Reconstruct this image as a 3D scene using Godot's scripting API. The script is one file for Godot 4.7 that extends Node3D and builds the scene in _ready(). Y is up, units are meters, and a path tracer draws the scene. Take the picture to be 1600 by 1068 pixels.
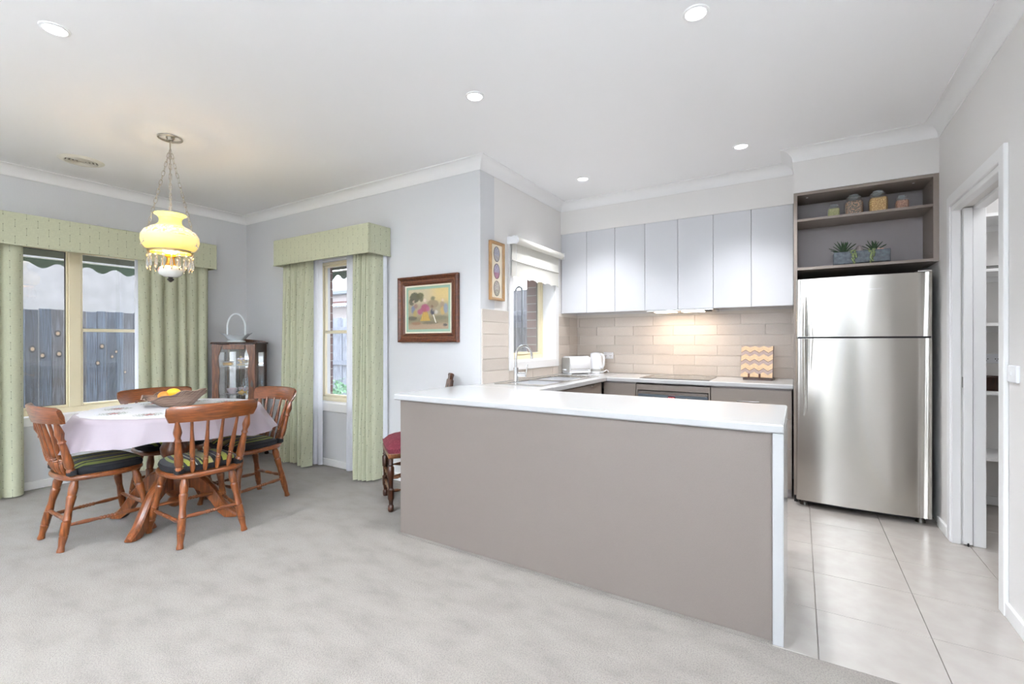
extends Node3D
# An open-plan dining corner and kitchen. x runs along the kitchen back wall, -z runs towards it, metres.

var M := {}
var X := Transform3D()          # transform applied to every vertex that is added
var rng := RandomNumberGenerator.new()
const CEIL := 2.69
const XL := -5.51               # window wall on the left
const ZD := -3.016              # dining wall
const XK := -2.153              # kitchen window wall
const ZB := -4.9                # kitchen back wall
const XR := 0.8                 # wall with the pantry door
const ZE := 3.4                 # wall behind the camera

# ---------------------------------------------------------------- mesh helpers
func sf(flat := true) -> SurfaceTool:
	var st := SurfaceTool.new()
	st.begin(Mesh.PRIMITIVE_TRIANGLES)
	st.set_smooth_group(-1 if flat else 0)
	return st

func tri(st: SurfaceTool, a: Vector3, b: Vector3, c: Vector3, out: Vector3, ua := Vector2(), ub := Vector2(), uc := Vector2()) -> void:
	if (b - a).cross(c - a).dot(out) > 0.0:
		var t := b; b = c; c = t
		var u := ub; ub = uc; uc = u
	st.set_uv(ua); st.add_vertex(X * a)
	st.set_uv(ub); st.add_vertex(X * b)
	st.set_uv(uc); st.add_vertex(X * c)

func quad(st: SurfaceTool, a: Vector3, b: Vector3, c: Vector3, d: Vector3, out: Vector3, ua := Vector2(0, 1), ub := Vector2(1, 1), uc := Vector2(1, 0), ud := Vector2(0, 0)) -> void:
	tri(st, a, b, c, out, ua, ub, uc)
	tri(st, a, c, d, out, ua, uc, ud)

func box(st: SurfaceTool, a: Vector3, b: Vector3, c := 0.0) -> SurfaceTool:
	st.set_smooth_group(-1)
	var lo := a.min(b); var hi := a.max(b)
	var m := (lo + hi) / 2; var h := (hi - lo) / 2
	c = minf(c, minf(h.x, minf(h.y, h.z)) * 0.9)
	var ax := [Vector3.RIGHT, Vector3.UP, Vector3.BACK]
	for i in 3:
		var n: Vector3 = ax[i]; var u: Vector3 = ax[(i + 1) % 3]; var v: Vector3 = ax[(i + 2) % 3]
		var hu := h[(i + 1) % 3] - c; var hv := h[(i + 2) % 3] - c
		for s in [-1.0, 1.0]:
			var o: Vector3 = m + n * h[i] * s
			var sz := Vector2(2 * hu, 2 * hv)
			quad(st, o - u * hu - v * hv, o + u * hu - v * hv, o + u * hu + v * hv, o - u * hu + v * hv, n * s, Vector2(), Vector2(sz.x, 0), sz, Vector2(0, sz.y))
		if c > 0:
			for su in [-1.0, 1.0]:
				for sv in [-1.0, 1.0]:
					var e1: Vector3 = m + u * h[(i + 1) % 3] * su + v * hv * sv
					var e2: Vector3 = m + u * hu * su + v * h[(i + 2) % 3] * sv
					var w: Vector3 = n * (h[i] - c)
					quad(st, e1 - w, e1 + w, e2 + w, e2 - w, u * su + v * sv)
	if c > 0:
		for sx in [-1.0, 1.0]:
			for sy in [-1.0, 1.0]:
				for sz in [-1.0, 1.0]:
					var s := Vector3(sx, sy, sz)
					var k := h - Vector3(c, c, c)
					tri(st, m + s * Vector3(h.x, k.y, k.z), m + s * Vector3(k.x, h.y, k.z), m + s * Vector3(k.x, k.y, h.z), s)
	return st

func bx(a: Vector3, b: Vector3, c := 0.0) -> SurfaceTool:
	return box(sf(), a, b, c)

# profile of (radius, height) turned round y
func lathe(st: SurfaceTool, prof: Array, n := 16, wave := 0.0, waves := 0) -> SurfaceTool:
	var group := 1
	st.set_smooth_group(group)
	for i in prof.size() - 1:
		var p: Vector2 = prof[i]; var q: Vector2 = prof[i + 1]
		if i > 0 and absf((p - prof[i - 1]).angle_to(q - p)) > 0.75:
			group += 1
		st.set_smooth_group(group)
		for k in n:
			var t0 := TAU * k / n; var t1 := TAU * (k + 1) / n
			var d0 := Vector3(cos(t0), 0, sin(t0)); var d1 := Vector3(cos(t1), 0, sin(t1))
			var w0 := 1.0; var w1 := 1.0
			if waves > 0:
				w0 = 1.0 + wave * cos(waves * t0); w1 = 1.0 + wave * cos(waves * t1)
			var fa := clampf(absf(p.x) * 6.0, 0, 1) if waves > 0 else 1.0
			var a := d0 * p.x * lerpf(1, w0, fa) + Vector3.UP * p.y
			var b := d1 * p.x * lerpf(1, w1, fa) + Vector3.UP * p.y
			var c := d1 * q.x * lerpf(1, w1, fa) + Vector3.UP * q.y
			var d := d0 * q.x * lerpf(1, w0, fa) + Vector3.UP * q.y
			var o := (d0 + d1) * (q.y - p.y) + Vector3.UP * (p.x - q.x) * 2.0
			var v0 := float(i) / prof.size(); var v1 := float(i + 1) / prof.size()
			if p.x > 1e-6:
				tri(st, a, b, c, o, Vector2(t0 / TAU, v0), Vector2(t1 / TAU, v0), Vector2(t1 / TAU, v1))
			if q.x > 1e-6:
				tri(st, a, c, d, o, Vector2(t0 / TAU, v0), Vector2(t1 / TAU, v1), Vector2(t0 / TAU, v1))
	st.set_smooth_group(-1)
	return st

func along(a: Vector3, b: Vector3) -> Transform3D:   # y axis from a to b
	var y := (b - a).normalized()
	var x := (Vector3.BACK if absf(y.z) < 0.9 else Vector3.RIGHT).cross(y).normalized()
	return Transform3D(Basis(x, y, x.cross(y)), a)

func turned(st: SurfaceTool, a: Vector3, b: Vector3, prof: Array, n := 12) -> SurfaceTool:   # prof heights 0..1 from a to b
	var keep := X
	X = keep * along(a, b)
	var l := a.distance_to(b)
	lathe(st, prof.map(func(p): return Vector2(p.x, p.y * l)), n)
	X = keep
	return st

func rod(st: SurfaceTool, a: Vector3, b: Vector3, r: float, n := 10, r2 := -1.0) -> SurfaceTool:
	if r2 < 0: r2 = r
	return turned(st, a, b, [Vector2(0, 0), Vector2(r, 0), Vector2(r2, 1), Vector2(0, 1)], n)

func tube(st: SurfaceTool, pts: Array, r, n := 8, closed := false) -> SurfaceTool:
	st.set_smooth_group(1)
	var rings := []
	var up := Vector3.UP
	var cnt := pts.size()
	for i in cnt:
		var p: Vector3 = pts[i]
		var prev: Vector3 = pts[(i - 1 + cnt) % cnt] if (closed or i > 0) else p
		var nxt: Vector3 = pts[(i + 1) % cnt] if (closed or i < cnt - 1) else p
		var d := (nxt - prev).normalized()
		if i == 0:
			up = Vector3.UP if absf(d.y) < 0.9 else Vector3.RIGHT
		var s := d.cross(up).normalized()
		up = s.cross(d).normalized()
		var rr: float = r[i] if r is Array else r
		var ring := []
		for k in n:
			ring.append(p + (s * cos(TAU * k / n) + up * sin(TAU * k / n)) * rr)
		rings.append(ring)
	for i in (cnt if closed else cnt - 1):
		var j := (i + 1) % cnt
		for k in n:
			var l := (k + 1) % n
			var o: Vector3 = rings[i][k] + rings[i][l] - pts[i] * 2
			quad(st, rings[i][k], rings[i][l], rings[j][l], rings[j][k], o, Vector2(float(k) / n, i * 0.1), Vector2(float(k + 1) / n, i * 0.1), Vector2(float(k + 1) / n, i * 0.1 + 0.1), Vector2(float(k) / n, i * 0.1 + 0.1))
	if not closed:
		st.set_smooth_group(-1)
		for e in [0, cnt - 1]:
			var o: Vector3 = (pts[0] - pts[1]) if e == 0 else (pts[cnt - 1] - pts[cnt - 2])
			for k in n:
				tri(st, pts[e], rings[e][k], rings[e][(k + 1) % n], o)
	st.set_smooth_group(-1)
	return st

# polygon in x,y pushed from z0 to z1
func prism(st: SurfaceTool, poly: Array, z0: float, z1: float, smooth := false) -> SurfaceTool:
	var pv := PackedVector2Array(poly)
	var idx := Geometry2D.triangulate_polygon(pv)
	var area := 0.0
	for i in pv.size():
		area += pv[i].cross(pv[(i + 1) % pv.size()])
	var sg := 1.0 if area > 0 else -1.0
	st.set_smooth_group(-1)
	for i in range(0, idx.size(), 3):
		var a := pv[idx[i]]; var b := pv[idx[i + 1]]; var c := pv[idx[i + 2]]
		tri(st, Vector3(a.x, a.y, z0), Vector3(b.x, b.y, z0), Vector3(c.x, c.y, z0), Vector3(0, 0, z0 - z1), a, b, c)
		tri(st, Vector3(a.x, a.y, z1), Vector3(b.x, b.y, z1), Vector3(c.x, c.y, z1), Vector3(0, 0, z1 - z0), a, b, c)
	if smooth: st.set_smooth_group(1)
	for i in pv.size():
		var a := pv[i]; var b := pv[(i + 1) % pv.size()]
		var o := Vector3(b.y - a.y, a.x - b.x, 0) * sg
		quad(st, Vector3(a.x, a.y, z0), Vector3(b.x, b.y, z0), Vector3(b.x, b.y, z1), Vector3(a.x, a.y, z1), o, a, b, b + Vector2(0, z1 - z0), a + Vector2(0, z1 - z0))
	st.set_smooth_group(-1)
	return st

# a smooth sheet: g is rows of points; thickness along th (0 = single)
func grid(st: SurfaceTool, g: Array, out: Vector3, uvs = null, th := Vector3()) -> SurfaceTool:
	for layer in (1 if th == Vector3() else 2):
		st.set_smooth_group(1 + layer)
		var sh := th * layer
		var o := out if layer == 0 else -out
		for i in g.size() - 1:
			for j in g[i].size() - 1:
				var a: Vector3 = g[i][j] + sh; var b: Vector3 = g[i][j + 1] + sh; var c: Vector3 = g[i + 1][j + 1] + sh; var d: Vector3 = g[i + 1][j] + sh
				var n := (b - a).cross(d - a)
				# consistent winding over the whole sheet: taken from the row and column order
				var ref := n if layer == 0 else -n
				if out != Vector3():
					ref = o
				if uvs == null:
					quad(st, a, b, c, d, ref, Vector2(j, i), Vector2(j + 1, i), Vector2(j + 1, i + 1), Vector2(j, i + 1))
				else:
					quad(st, a, b, c, d, ref, uvs[i][j], uvs[i][j + 1], uvs[i + 1][j + 1], uvs[i + 1][j])
	if th != Vector3():
		st.set_smooth_group(-1)
		var r := g.size() - 1
		for j in g[0].size() - 1:
			quad(st, g[0][j], g[0][j + 1], g[0][j + 1] + th, g[0][j] + th, g[0][j] - g[1][j])
			quad(st, g[r][j], g[r][j + 1], g[r][j + 1] + th, g[r][j] + th, g[r][j] - g[r - 1][j])
		var cc: int = g[0].size() - 1
		for i in r:
			quad(st, g[i][0], g[i + 1][0], g[i + 1][0] + th, g[i][0] + th, g[i][0] - g[i][1])
			quad(st, g[i][cc], g[i + 1][cc], g[i + 1][cc] + th, g[i][cc] + th, g[i][cc] - g[i][cc - 1])
	st.set_smooth_group(-1)
	return st

func ball(st: SurfaceTool, c: Vector3, r: Vector3, n := 12, m := 8) -> SurfaceTool:
	var keep := X
	X = keep * Transform3D(Basis.from_scale(r), c)
	var p := []
	for i in m + 1:
		p.append(Vector2(sin(PI * i / m), -cos(PI * i / m)))
	p[0].x = 0.0; p[m].x = 0.0
	lathe(st, p, n)
	X = keep
	return st

# ---------------------------------------------------------------- nodes
var used := {}
func numbered(n: String) -> String:
	var k: int = used.get(n, -1) + 1
	used[n] = k
	return n if k == 0 else "%s_%03d" % [n, k]

func obj(called: String, st: SurfaceTool, mat: Material, parent: Node3D = null) -> MeshInstance3D:
	st.generate_normals()
	var o := MeshInstance3D.new()
	o.mesh = st.commit()
	o.mesh.surface_set_material(0, mat)
	if parent == null:
		o.name = numbered(called)
		add_child(o)
	else:
		o.name = called if not parent.has_node(NodePath(called)) else free_name(called, parent)
		parent.add_child(o, true)
	return o

func free_name(called: String, parent: Node3D) -> String:
	var k: int = parent.get_meta("n_" + called, 0) + 1
	parent.set_meta("n_" + called, k)
	return "%s_%03d" % [called, k]

func piece(called: String, mesh: Mesh, mat: Material, parent: Node3D, at: Vector3) -> MeshInstance3D:   # a part that shares a mesh
	var o := MeshInstance3D.new()
	o.mesh = mesh
	o.material_override = mat
	o.name = called if not parent.has_node(NodePath(called)) else free_name(called, parent)
	parent.add_child(o, true)
	o.position = at
	return o

func tag(o: Node3D, label: String, category: String, group := "") -> Node3D:
	o.set_meta("label", label)
	o.set_meta("category", category)
	if group: o.set_meta("group", group)
	return o

func thing(called: String, label: String, category: String, at := Vector3(), turn := 0.0, group := "") -> Node3D:
	var o := Node3D.new()
	o.name = numbered(called)
	add_child(o)
	o.position = at
	o.rotation.y = turn
	return tag(o, label, category, group)

func copy(o: Node3D, base: String, label: String, at: Vector3, turn: float) -> Node3D:
	var c: Node3D = o.duplicate()
	c.name = numbered(base)
	add_child(c)
	c.position = at
	c.rotation.y = turn
	c.set_meta("label", label)
	return c

func struct(called: String, st: SurfaceTool = null, mat: Material = null) -> Node3D:
	var o: Node3D
	if st:
		o = obj(called, st, mat)
	else:
		o = Node3D.new()
		o.name = called
		add_child(o)
	o.set_meta("kind", "structure")
	return o

# ---------------------------------------------------------------- materials
func c8(r: float, g: float, b: float) -> Color:
	return Color(r / 255.0, g / 255.0, b / 255.0)

func mat(called: String, color: Color, rough := 0.6, metal := 0.0) -> StandardMaterial3D:
	var m := StandardMaterial3D.new()
	m.resource_name = called
	m.albedo_color = color
	m.roughness = rough
	m.metallic = metal
	M[called] = m
	return m

func picture(w: int, h: int, f: Callable) -> ImageTexture:
	var data := PackedByteArray()
	data.resize(w * h * 3)
	var k := 0
	for y in h:
		for x in w:
			var c: Color = f.call(x, y)
			data[k] = clampi(int(c.r * 255.0), 0, 255)
			data[k + 1] = clampi(int(c.g * 255.0), 0, 255)
			data[k + 2] = clampi(int(c.b * 255.0), 0, 255)
			k += 3
	return ImageTexture.create_from_image(Image.create_from_data(w, h, false, Image.FORMAT_RGB8, data))

func noise(seed_: int, freq: float, oct := 3, ramp = null, size := 256, kind := FastNoiseLite.TYPE_SIMPLEX_SMOOTH) -> NoiseTexture2D:
	var n := FastNoiseLite.new()
	n.seed = seed_; n.frequency = freq; n.noise_type = kind; n.fractal_octaves = oct
	var t := NoiseTexture2D.new()
	t.noise = n; t.width = size; t.height = size; t.seamless = true
	if ramp:
		var g := Gradient.new()
		g.offsets = PackedFloat32Array(ramp[0]); g.colors = PackedColorArray(ramp[1])
		t.color_ramp = g
	return t

func grey(a: float) -> Color:
	return Color(a, a, a)

func tri_map(m: StandardMaterial3D, scale: Vector3, world := false) -> StandardMaterial3D:
	m.uv1_triplanar = true
	m.uv1_world_triplanar = world
	m.uv1_scale = scale
	return m

func relief(m: StandardMaterial3D, t: Texture2D, cm: float) -> StandardMaterial3D:
	m.heightmap_enabled = true
	m.heightmap_texture = t
	m.heightmap_scale = cm
	return m

func wood_picture(seed_: int, dark: Color, light: Color, rings: float, flip: bool, w := 256, h := 512) -> ImageTexture:
	var n := FastNoiseLite.new()
	n.seed = seed_; n.frequency = 0.01; n.fractal_octaves = 3
	return picture(w, h, func(x, y):
		var a: float = (y if flip else x); var b: float = (x if flip else y)
		var L: float = (h if flip else w)
		# mirrored so that the picture repeats without a seam
		a = absf(a - L / 2.0)
		var bb: float = absf(b - (w if flip else h) / 2.0)
		var wob := n.get_noise_2d(a * 1.2, bb * 0.18)
		var r := 0.5 + 0.5 * sin((a / L * rings + wob * 2.2) * TAU)
		var fine := n.get_noise_2d(a * 14.0, bb * 0.7 + 900.0)
		var pore := clampf(n.get_noise_2d(a * 30.0, bb * 1.6 + 300.0) - 0.25, 0.0, 1.0)
		return dark.lerp(light, clampf(0.25 + 0.5 * r + 0.5 * fine, 0, 1)).darkened(pore * 0.5))

func materials() -> void:
	var bump := noise(3, 0.05, 4)
	# paint and plaster
	relief(tri_map(mat("wall", c8(234, 232, 230), 0.75), Vector3.ONE * 5, true), bump, 0.02)  # lit copy of the wall paint, lightened for the bright kitchen
	relief(tri_map(mat("wall_shaded", c8(216, 217, 219), 0.75), Vector3.ONE * 5, true), bump, 0.02)  # same paint, dimmed and cooled to imitate the light in the dining corner
	mat("ceiling", c8(250, 250, 251), 0.8)
	mat("trim", c8(243, 243, 243), 0.4)
	mat("cream", c8(240, 228, 196), 0.35)
	mat("seal", c8(70, 62, 52), 0.6)
	mat("white", c8(244, 245, 248), 0.3)
	mat("cupboard", c8(212, 213, 217), 0.3)
	mat("dark", c8(18, 18, 19), 0.5)
	# carpet
	var cp := noise(11, 0.008, 4, [[0.0, 0.36, 0.62, 1.0], [c8(128, 121, 114), c8(137, 130, 123), c8(141, 134, 127), c8(145, 138, 131)]], 1024)
	var cm := mat("carpet", Color(1, 1, 1), 0.95)
	cm.albedo_texture = cp
	tri_map(cm, Vector3(0.42, 0.42, 0.8), true)
	cm.rim_enabled = true; cm.rim = 0.3; cm.rim_tint = 0.5
	var cd := noise(12, 0.28, 2, [[0.0, 0.5, 1.0], [grey(0.76), grey(0.94), grey(1.0)]], 512)
	cm.detail_enabled = true
	cm.detail_albedo = cd
	cm.detail_blend_mode = BaseMaterial3D.BLEND_MODE_MUL
	cm.detail_uv_layer = BaseMaterial3D.DETAIL_UV_2
	cm.uv2_triplanar = true; cm.uv2_world_triplanar = true; cm.uv2_scale = Vector3.ONE * 0.95
	relief(cm, noise(13, 0.45, 2, null, 1024), 0.25)
	# tiles
	var ft := noise(21, 0.02, 4, [[0.0, 1.0], [c8(174, 167, 161), c8(182, 176, 170)]])
	var fm := mat("floor_tile", Color(1, 1, 1), 0.22); fm.albedo_texture = ft; tri_map(fm, Vector3.ONE * 1.5, true)
	mat("grout", c8(160, 152, 145), 0.9)
	var n2 := FastNoiseLite.new(); n2.seed = 5; n2.frequency = 0.05
	for k in 3:
		var tint: float = [0.0, 0.012, -0.014][k]
		var wt := mat("wall_tile_%d" % k, c8(222, 211, 200).lightened(maxf(tint, 0) * 3).darkened(maxf(-tint, 0) * 3), 0.28)
		if k == 0:
			M["tile_tex"] = picture(256, 256, func(x, y):
				return grey(0.95 + 0.05 * n2.get_noise_2d(x * 0.6, y * 9.0) + 0.02 * n2.get_noise_2d(x * 6.0, y * 20.0)))
		wt.albedo_texture = M.tile_tex
		tri_map(wt, Vector3.ONE * 5, true)
		relief(wt, M.tile_tex, 0.03)
	mat("wall_grout", c8(238, 232, 224), 0.8)
	# laminate and stone
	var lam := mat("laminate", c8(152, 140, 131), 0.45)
	var nl := FastNoiseLite.new(); nl.seed = 8; nl.frequency = 0.2
	var lt := picture(256, 256, func(x, y): return grey(0.94 + 0.05 * nl.get_noise_2d(x * 0.5, y * 4.0) + 0.05 * nl.get_noise_2d(x * 4.0, y * 0.5 + 77.0)))
	lam.albedo_texture = lt; tri_map(lam, Vector3.ONE * 7, true)
	var lam3 := mat("laminate_shaded", c8(127, 117, 110), 0.45); lam3.albedo_texture = lt; tri_map(lam3, Vector3.ONE * 7, true)  # same board as laminate, darkened for the weak light on the peninsula
	var lam2 := mat("laminate_back", c8(172, 165, 166), 0.5); lam2.albedo_texture = lt; tri_map(lam2, Vector3.ONE * 7, true)
	var stone := mat("stone", c8(196, 197, 198), 0.14)
	stone.albedo_texture = noise(31, 0.4, 2, [[0.0, 1.0], [grey(0.96), grey(1.0)]]); tri_map(stone, Vector3.ONE * 4, true)
	# metals and glass
	var ss := mat("steel", c8(196, 193, 187), 0.24, 1.0)
	var ns := FastNoiseLite.new(); ns.seed = 2; ns.frequency = 0.08
	var st := picture(256, 256, func(x, y): return grey(0.96 + 0.03 * ns.get_noise_2d(x * 0.06, y * 9.0)))
	ss.roughness_texture = st
	ss.uv1_scale = Vector3(1.5, 1.5, 1)
	ss.anisotropy_enabled = true; ss.anisotropy = -0.8
	mat("steel_plain", c8(205, 204, 201), 0.22, 1.0)
	mat("chrome", c8(225, 226, 228), 0.08, 1.0)
	mat("steel_dark", c8(92, 90, 86), 0.35, 1.0)
	mat("brass", c8(190, 168, 120), 0.3, 1.0)
	mat("nickel", c8(186, 178, 165), 0.35, 1.0)
	mat("gold", c8(190, 150, 70), 0.3, 1.0)
	var gl := mat("glass", Color(0.98, 1, 0.99, 0.06), 0.0); gl.transparency = BaseMaterial3D.TRANSPARENCY_ALPHA
	var gs := mat("glass_shelf", Color(0.72, 0.88, 0.84, 0.25), 0.02); gs.transparency = BaseMaterial3D.TRANSPARENCY_ALPHA
	var cr := mat("crystal", Color(0.96, 0.98, 1.0, 0.03), 0.02); cr.refraction_enabled = true; cr.refraction_scale = 0.05
	var jg := mat("jar_glass", Color(0.93, 0.97, 0.97, 0.10), 0.03); jg.transparency = BaseMaterial3D.TRANSPARENCY_ALPHA
	mat("mirror", c8(215, 220, 222), 0.03, 1.0)
	mat("black_glass", c8(60, 58, 56), 0.06)
	# wood
	var oak := wood_picture(41, c8(80, 40, 16), c8(158, 92, 44), 5.0, false)
	var oak_h := wood_picture(42, c8(80, 40, 16), c8(158, 92, 44), 5.0, true, 512, 256)
	for k in [["oak", oak], ["oak_across", oak_h]]:
		var m := mat(k[0], c8(240, 232, 226), 0.3)
		m.albedo_texture = k[1]
		tri_map(m, Vector3(5, 2.2, 5) if k[0] == "oak" else Vector3(2.2, 5, 5))
		m.clearcoat_enabled = true; m.clearcoat = 0.35; m.clearcoat_roughness = 0.15
	var wal := wood_picture(43, c8(66, 38, 22), c8(122, 76, 44), 4.0, false)
	var wm := mat("walnut", Color(1, 1, 1), 0.3); wm.albedo_texture = wal; tri_map(wm, Vector3(4, 1.6, 4))
	var wd := mat("walnut_dark", c8(150, 130, 120), 0.35); wd.albedo_texture = wal; tri_map(wd, Vector3(4, 1.6, 4))
	var fr := mat("frame_wood", c8(225, 190, 170), 0.45); fr.albedo_texture = wal; tri_map(fr, Vector3(6, 6, 6))
	var lf := mat("light_frame", c8(186, 146, 100), 0.4)
	lf.albedo_texture = noise(44, 0.03, 3, [[0.0, 1.0], [grey(0.8), grey(1.0)]]); tri_map(lf, Vector3(8, 2, 8))
	# weathered fence wood
	for k in 5:
		var ft2 := wood_picture(60 + k, [c8(26, 30, 38), c8(34, 31, 33), c8(34, 40, 50), c8(24, 25, 30), c8(44, 41, 42)][k], [c8(80, 91, 106), c8(80, 80, 88), c8(92, 104, 120), c8(66, 72, 84), c8(92, 94, 102)][k], 5.0, false, 128, 512)
		var m := mat("paling_%d" % k, Color(1, 1, 1), 0.9)
		m.albedo_texture = ft2
		tri_map(m, Vector3(6, 0.8, 6))
	for k in 2:
		var m := mat("pale_paling_%d" % k, [c8(176, 178, 184), c8(160, 163, 170)][k], 0.9)
		m.albedo_texture = wood_picture(66 + k, c8(150, 152, 156), c8(226, 230, 238), 3.0, false, 128, 512)
		tri_map(m, Vector3(6, 0.8, 6))
	mat("knot", c8(34, 28, 26), 0.9); mat("knot_heart", c8(150, 126, 98), 0.9)
	mat("vent_cream", c8(232, 228, 216), 0.5)
	mat("render", c8(116, 114, 113), 0.9).albedo_texture = noise(70, 0.02, 4, [[0.0, 1.0], [grey(0.86), grey(1.0)]])
	tri_map(M.render, Vector3.ONE * 0.8, true)
	mat("roof_grey", c8(58, 57, 61), 0.8)
	mat("gutter", c8(92, 100, 108), 0.5)
	mat("metal_roof", c8(150, 153, 157), 0.5)
	mat("awning_green", c8(52, 84, 54), 0.9)
	mat("awning_under", c8(74, 76, 58), 0.9)
	mat("mortar", c8(168, 158, 148), 0.95)
	for k in 3:
		var m := mat("brick_%d" % k, [c8(122, 70, 54), c8(104, 58, 50), c8(134, 80, 62)][k], 0.9)
		m.albedo_texture = noise(80, 0.06, 3, [[0.0, 1.0], [grey(0.72), grey(1.0)]]); tri_map(m, Vector3.ONE * 6, true)
	mat("paving", c8(150, 146, 140), 0.95)
	# cloth
	var nf := FastNoiseLite.new(); nf.seed = 9; nf.frequency = 0.05
	var fab := picture(512, 512, func(x, y):
		var c := c8(188, 190, 164)
		var s: float = nf.get_noise_2d(x * 0.5, y * 8.0) * 0.07 + nf.get_noise_2d(x * 8.0, y * 0.4 + 300.0) * 0.05
		c = Color(c.r * (1 + s), c.g * (1 + s), c.b * (1 + s))
		var col: int = x / 64
		var dx: int = absi(x % 64 - 32)
		var yy: int = (y + (64 if col % 2 == 1 else 0) + (col * 37) % 30) % 128
		if dx < 2 and yy < 56:
			c = c.darkened(0.16)
		if dx < 3 and (yy < 6 or absi(yy - 56) < 4):
			c = c.darkened(0.36)
		return c)
	var dr := mat("drape", Color(1, 1, 1), 0.85); dr.albedo_texture = fab
	var pm := mat("pelmet", Color(1, 1, 1), 0.85); pm.albedo_texture = fab; tri_map(pm, Vector3.ONE / 0.52)
	var sh := mat("sheer", c8(240, 242, 250), 0.8); sh.backlight_enabled = true; sh.backlight = grey(0.7)
	var bl := mat("blind", c8(240, 238, 230), 0.85); bl.backlight_enabled = true; bl.backlight = grey(0.5)
	bl.albedo_texture = picture(128, 128, func(x, y): return grey(0.95 + 0.06 * nf.get_noise_2d(x * 3.0, y * 9.0) + 0.05 * nf.get_noise_2d(x * 9.0, y * 3.0)))
	tri_map(bl, Vector3.ONE * 5)
	var tc := mat("tablecloth", c8(158, 146, 153), 0.55)
	tc.albedo_texture = picture(128, 128, func(x, y): return grey(0.96 + 0.06 * nf.get_noise_2d(x * 9.0, y * 9.0)))
	tri_map(tc, Vector3.ONE * 8)
	tc.rim_enabled = true; tc.rim = 0.4
	var topper := picture(512, 512, func(x, y):
		var c := c8(206, 206, 210)
		var d := Vector2(x - 256, y - 256)
		var a := d.angle(); var r := d.length()
		var k := roundf(a / (TAU / 8)); var cen := Vector2.from_angle(k * TAU / 8) * 170.0
		var e := d - cen
		var n := nf.get_noise_2d(x * 3.0, y * 3.0)
		if e.length() < 30 + n * 30: 
			var pet := e.length() + 6.0 * sin(e.angle() * 5.0)
			if pet < 12: return c8(150, 70, 70)
			if n > 0.1: return c8(96, 110, 90)
			if n < -0.25: return c8(120, 128, 156)
		if absf(r - 205) < 3.0 + 3.0 * sin(a * 40.0): return c8(206, 208, 216)
		return c)
	mat("topper", Color(1, 1, 1), 0.8).albedo_texture = topper
	var cush := picture(256, 64, func(x, y):
		var u: float = x / 256.0
		var c := c8(20, 22, 28)
		for b in [[0.07, 0.13, 0], [0.18, 0.27, 1], [0.43, 0.58, 2], [0.60, 0.63, 0], [0.75, 0.83, 1], [0.88, 0.92, 0], [0.35, 0.365, 3], [0.68, 0.70, 3]]:
			if u > b[0] and u < b[1]:
				c = [c8(140, 150, 70), c8(172, 176, 72), c8(168, 164, 92), c8(176, 178, 172)][b[2]]
		var n := nf.get_noise_2d(x * 2.0, y * 12.0)
		if n > 0.25 and u > 0.43 and u < 0.58: c = c8(150, 140, 120)
		return c.darkened(0.12 * absf(n)))
	mat("cushion", Color(1, 1, 1), 0.95).albedo_texture = cush
	M.cushion.rim_enabled = true; M.cushion.rim = 0.3
	mat("cushion_side", c8(22, 23, 28), 0.95)
	var dam := picture(256, 256, func(x, y):
		var c := c8(98, 22, 40)
		var p := Vector2(fmod(x, 64) - 32, fmod(y + (32 if (x / 64) % 2 == 1 else 0), 64) - 32)
		var sw := absf(p.length() - 14 - 6 * sin(p.angle() * 3.0))
		if sw < 2.0: c = c8(142, 66, 76)
		return c.darkened(0.1 * absf(nf.get_noise_2d(x * 8.0, y * 8.0))))
	mat("burgundy", Color(1, 1, 1), 0.8).albedo_texture = dam
	tri_map(M.burgundy, Vector3.ONE * 4)
	# greens, food, china
	mat("leaf", c8(52, 78, 50), 0.5); mat("leaf_pale", c8(128, 142, 98), 0.6)
	var pl := mat("planter", c8(112, 120, 128), 0.8); pl.albedo_texture = noise(91, 0.03, 4, [[0.0, 1.0], [grey(0.72), grey(1.0)]]); tri_map(pl, Vector3.ONE * 4)
	mat("china", c8(240, 246, 250), 0.15); mat("china_pink", c8(206, 190, 200), 0.2)
	mat("plastic", c8(240, 242, 246), 0.25); mat("plastic_grey", c8(168, 166, 162), 0.35)
	mat("pebble", c8(196, 186, 170), 0.8); mat("pebble_pink", c8(216, 176, 164), 0.8); mat("pebble_grey", c8(150, 140, 140), 0.7)
	mat("lemon", c8(228, 186, 40), 0.45); mat("orange_skin", c8(226, 140, 56), 0.5); mat("apple_skin", c8(216, 150, 96), 0.35)
	var bw := mat("bowl_wood", Color(1, 1, 1), 0.65); bw.albedo_texture = wood_picture(45, c8(92, 66, 54), c8(196, 172, 152), 3.0, true, 256, 256); tri_map(bw, Vector3(3, 6, 6))

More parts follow.
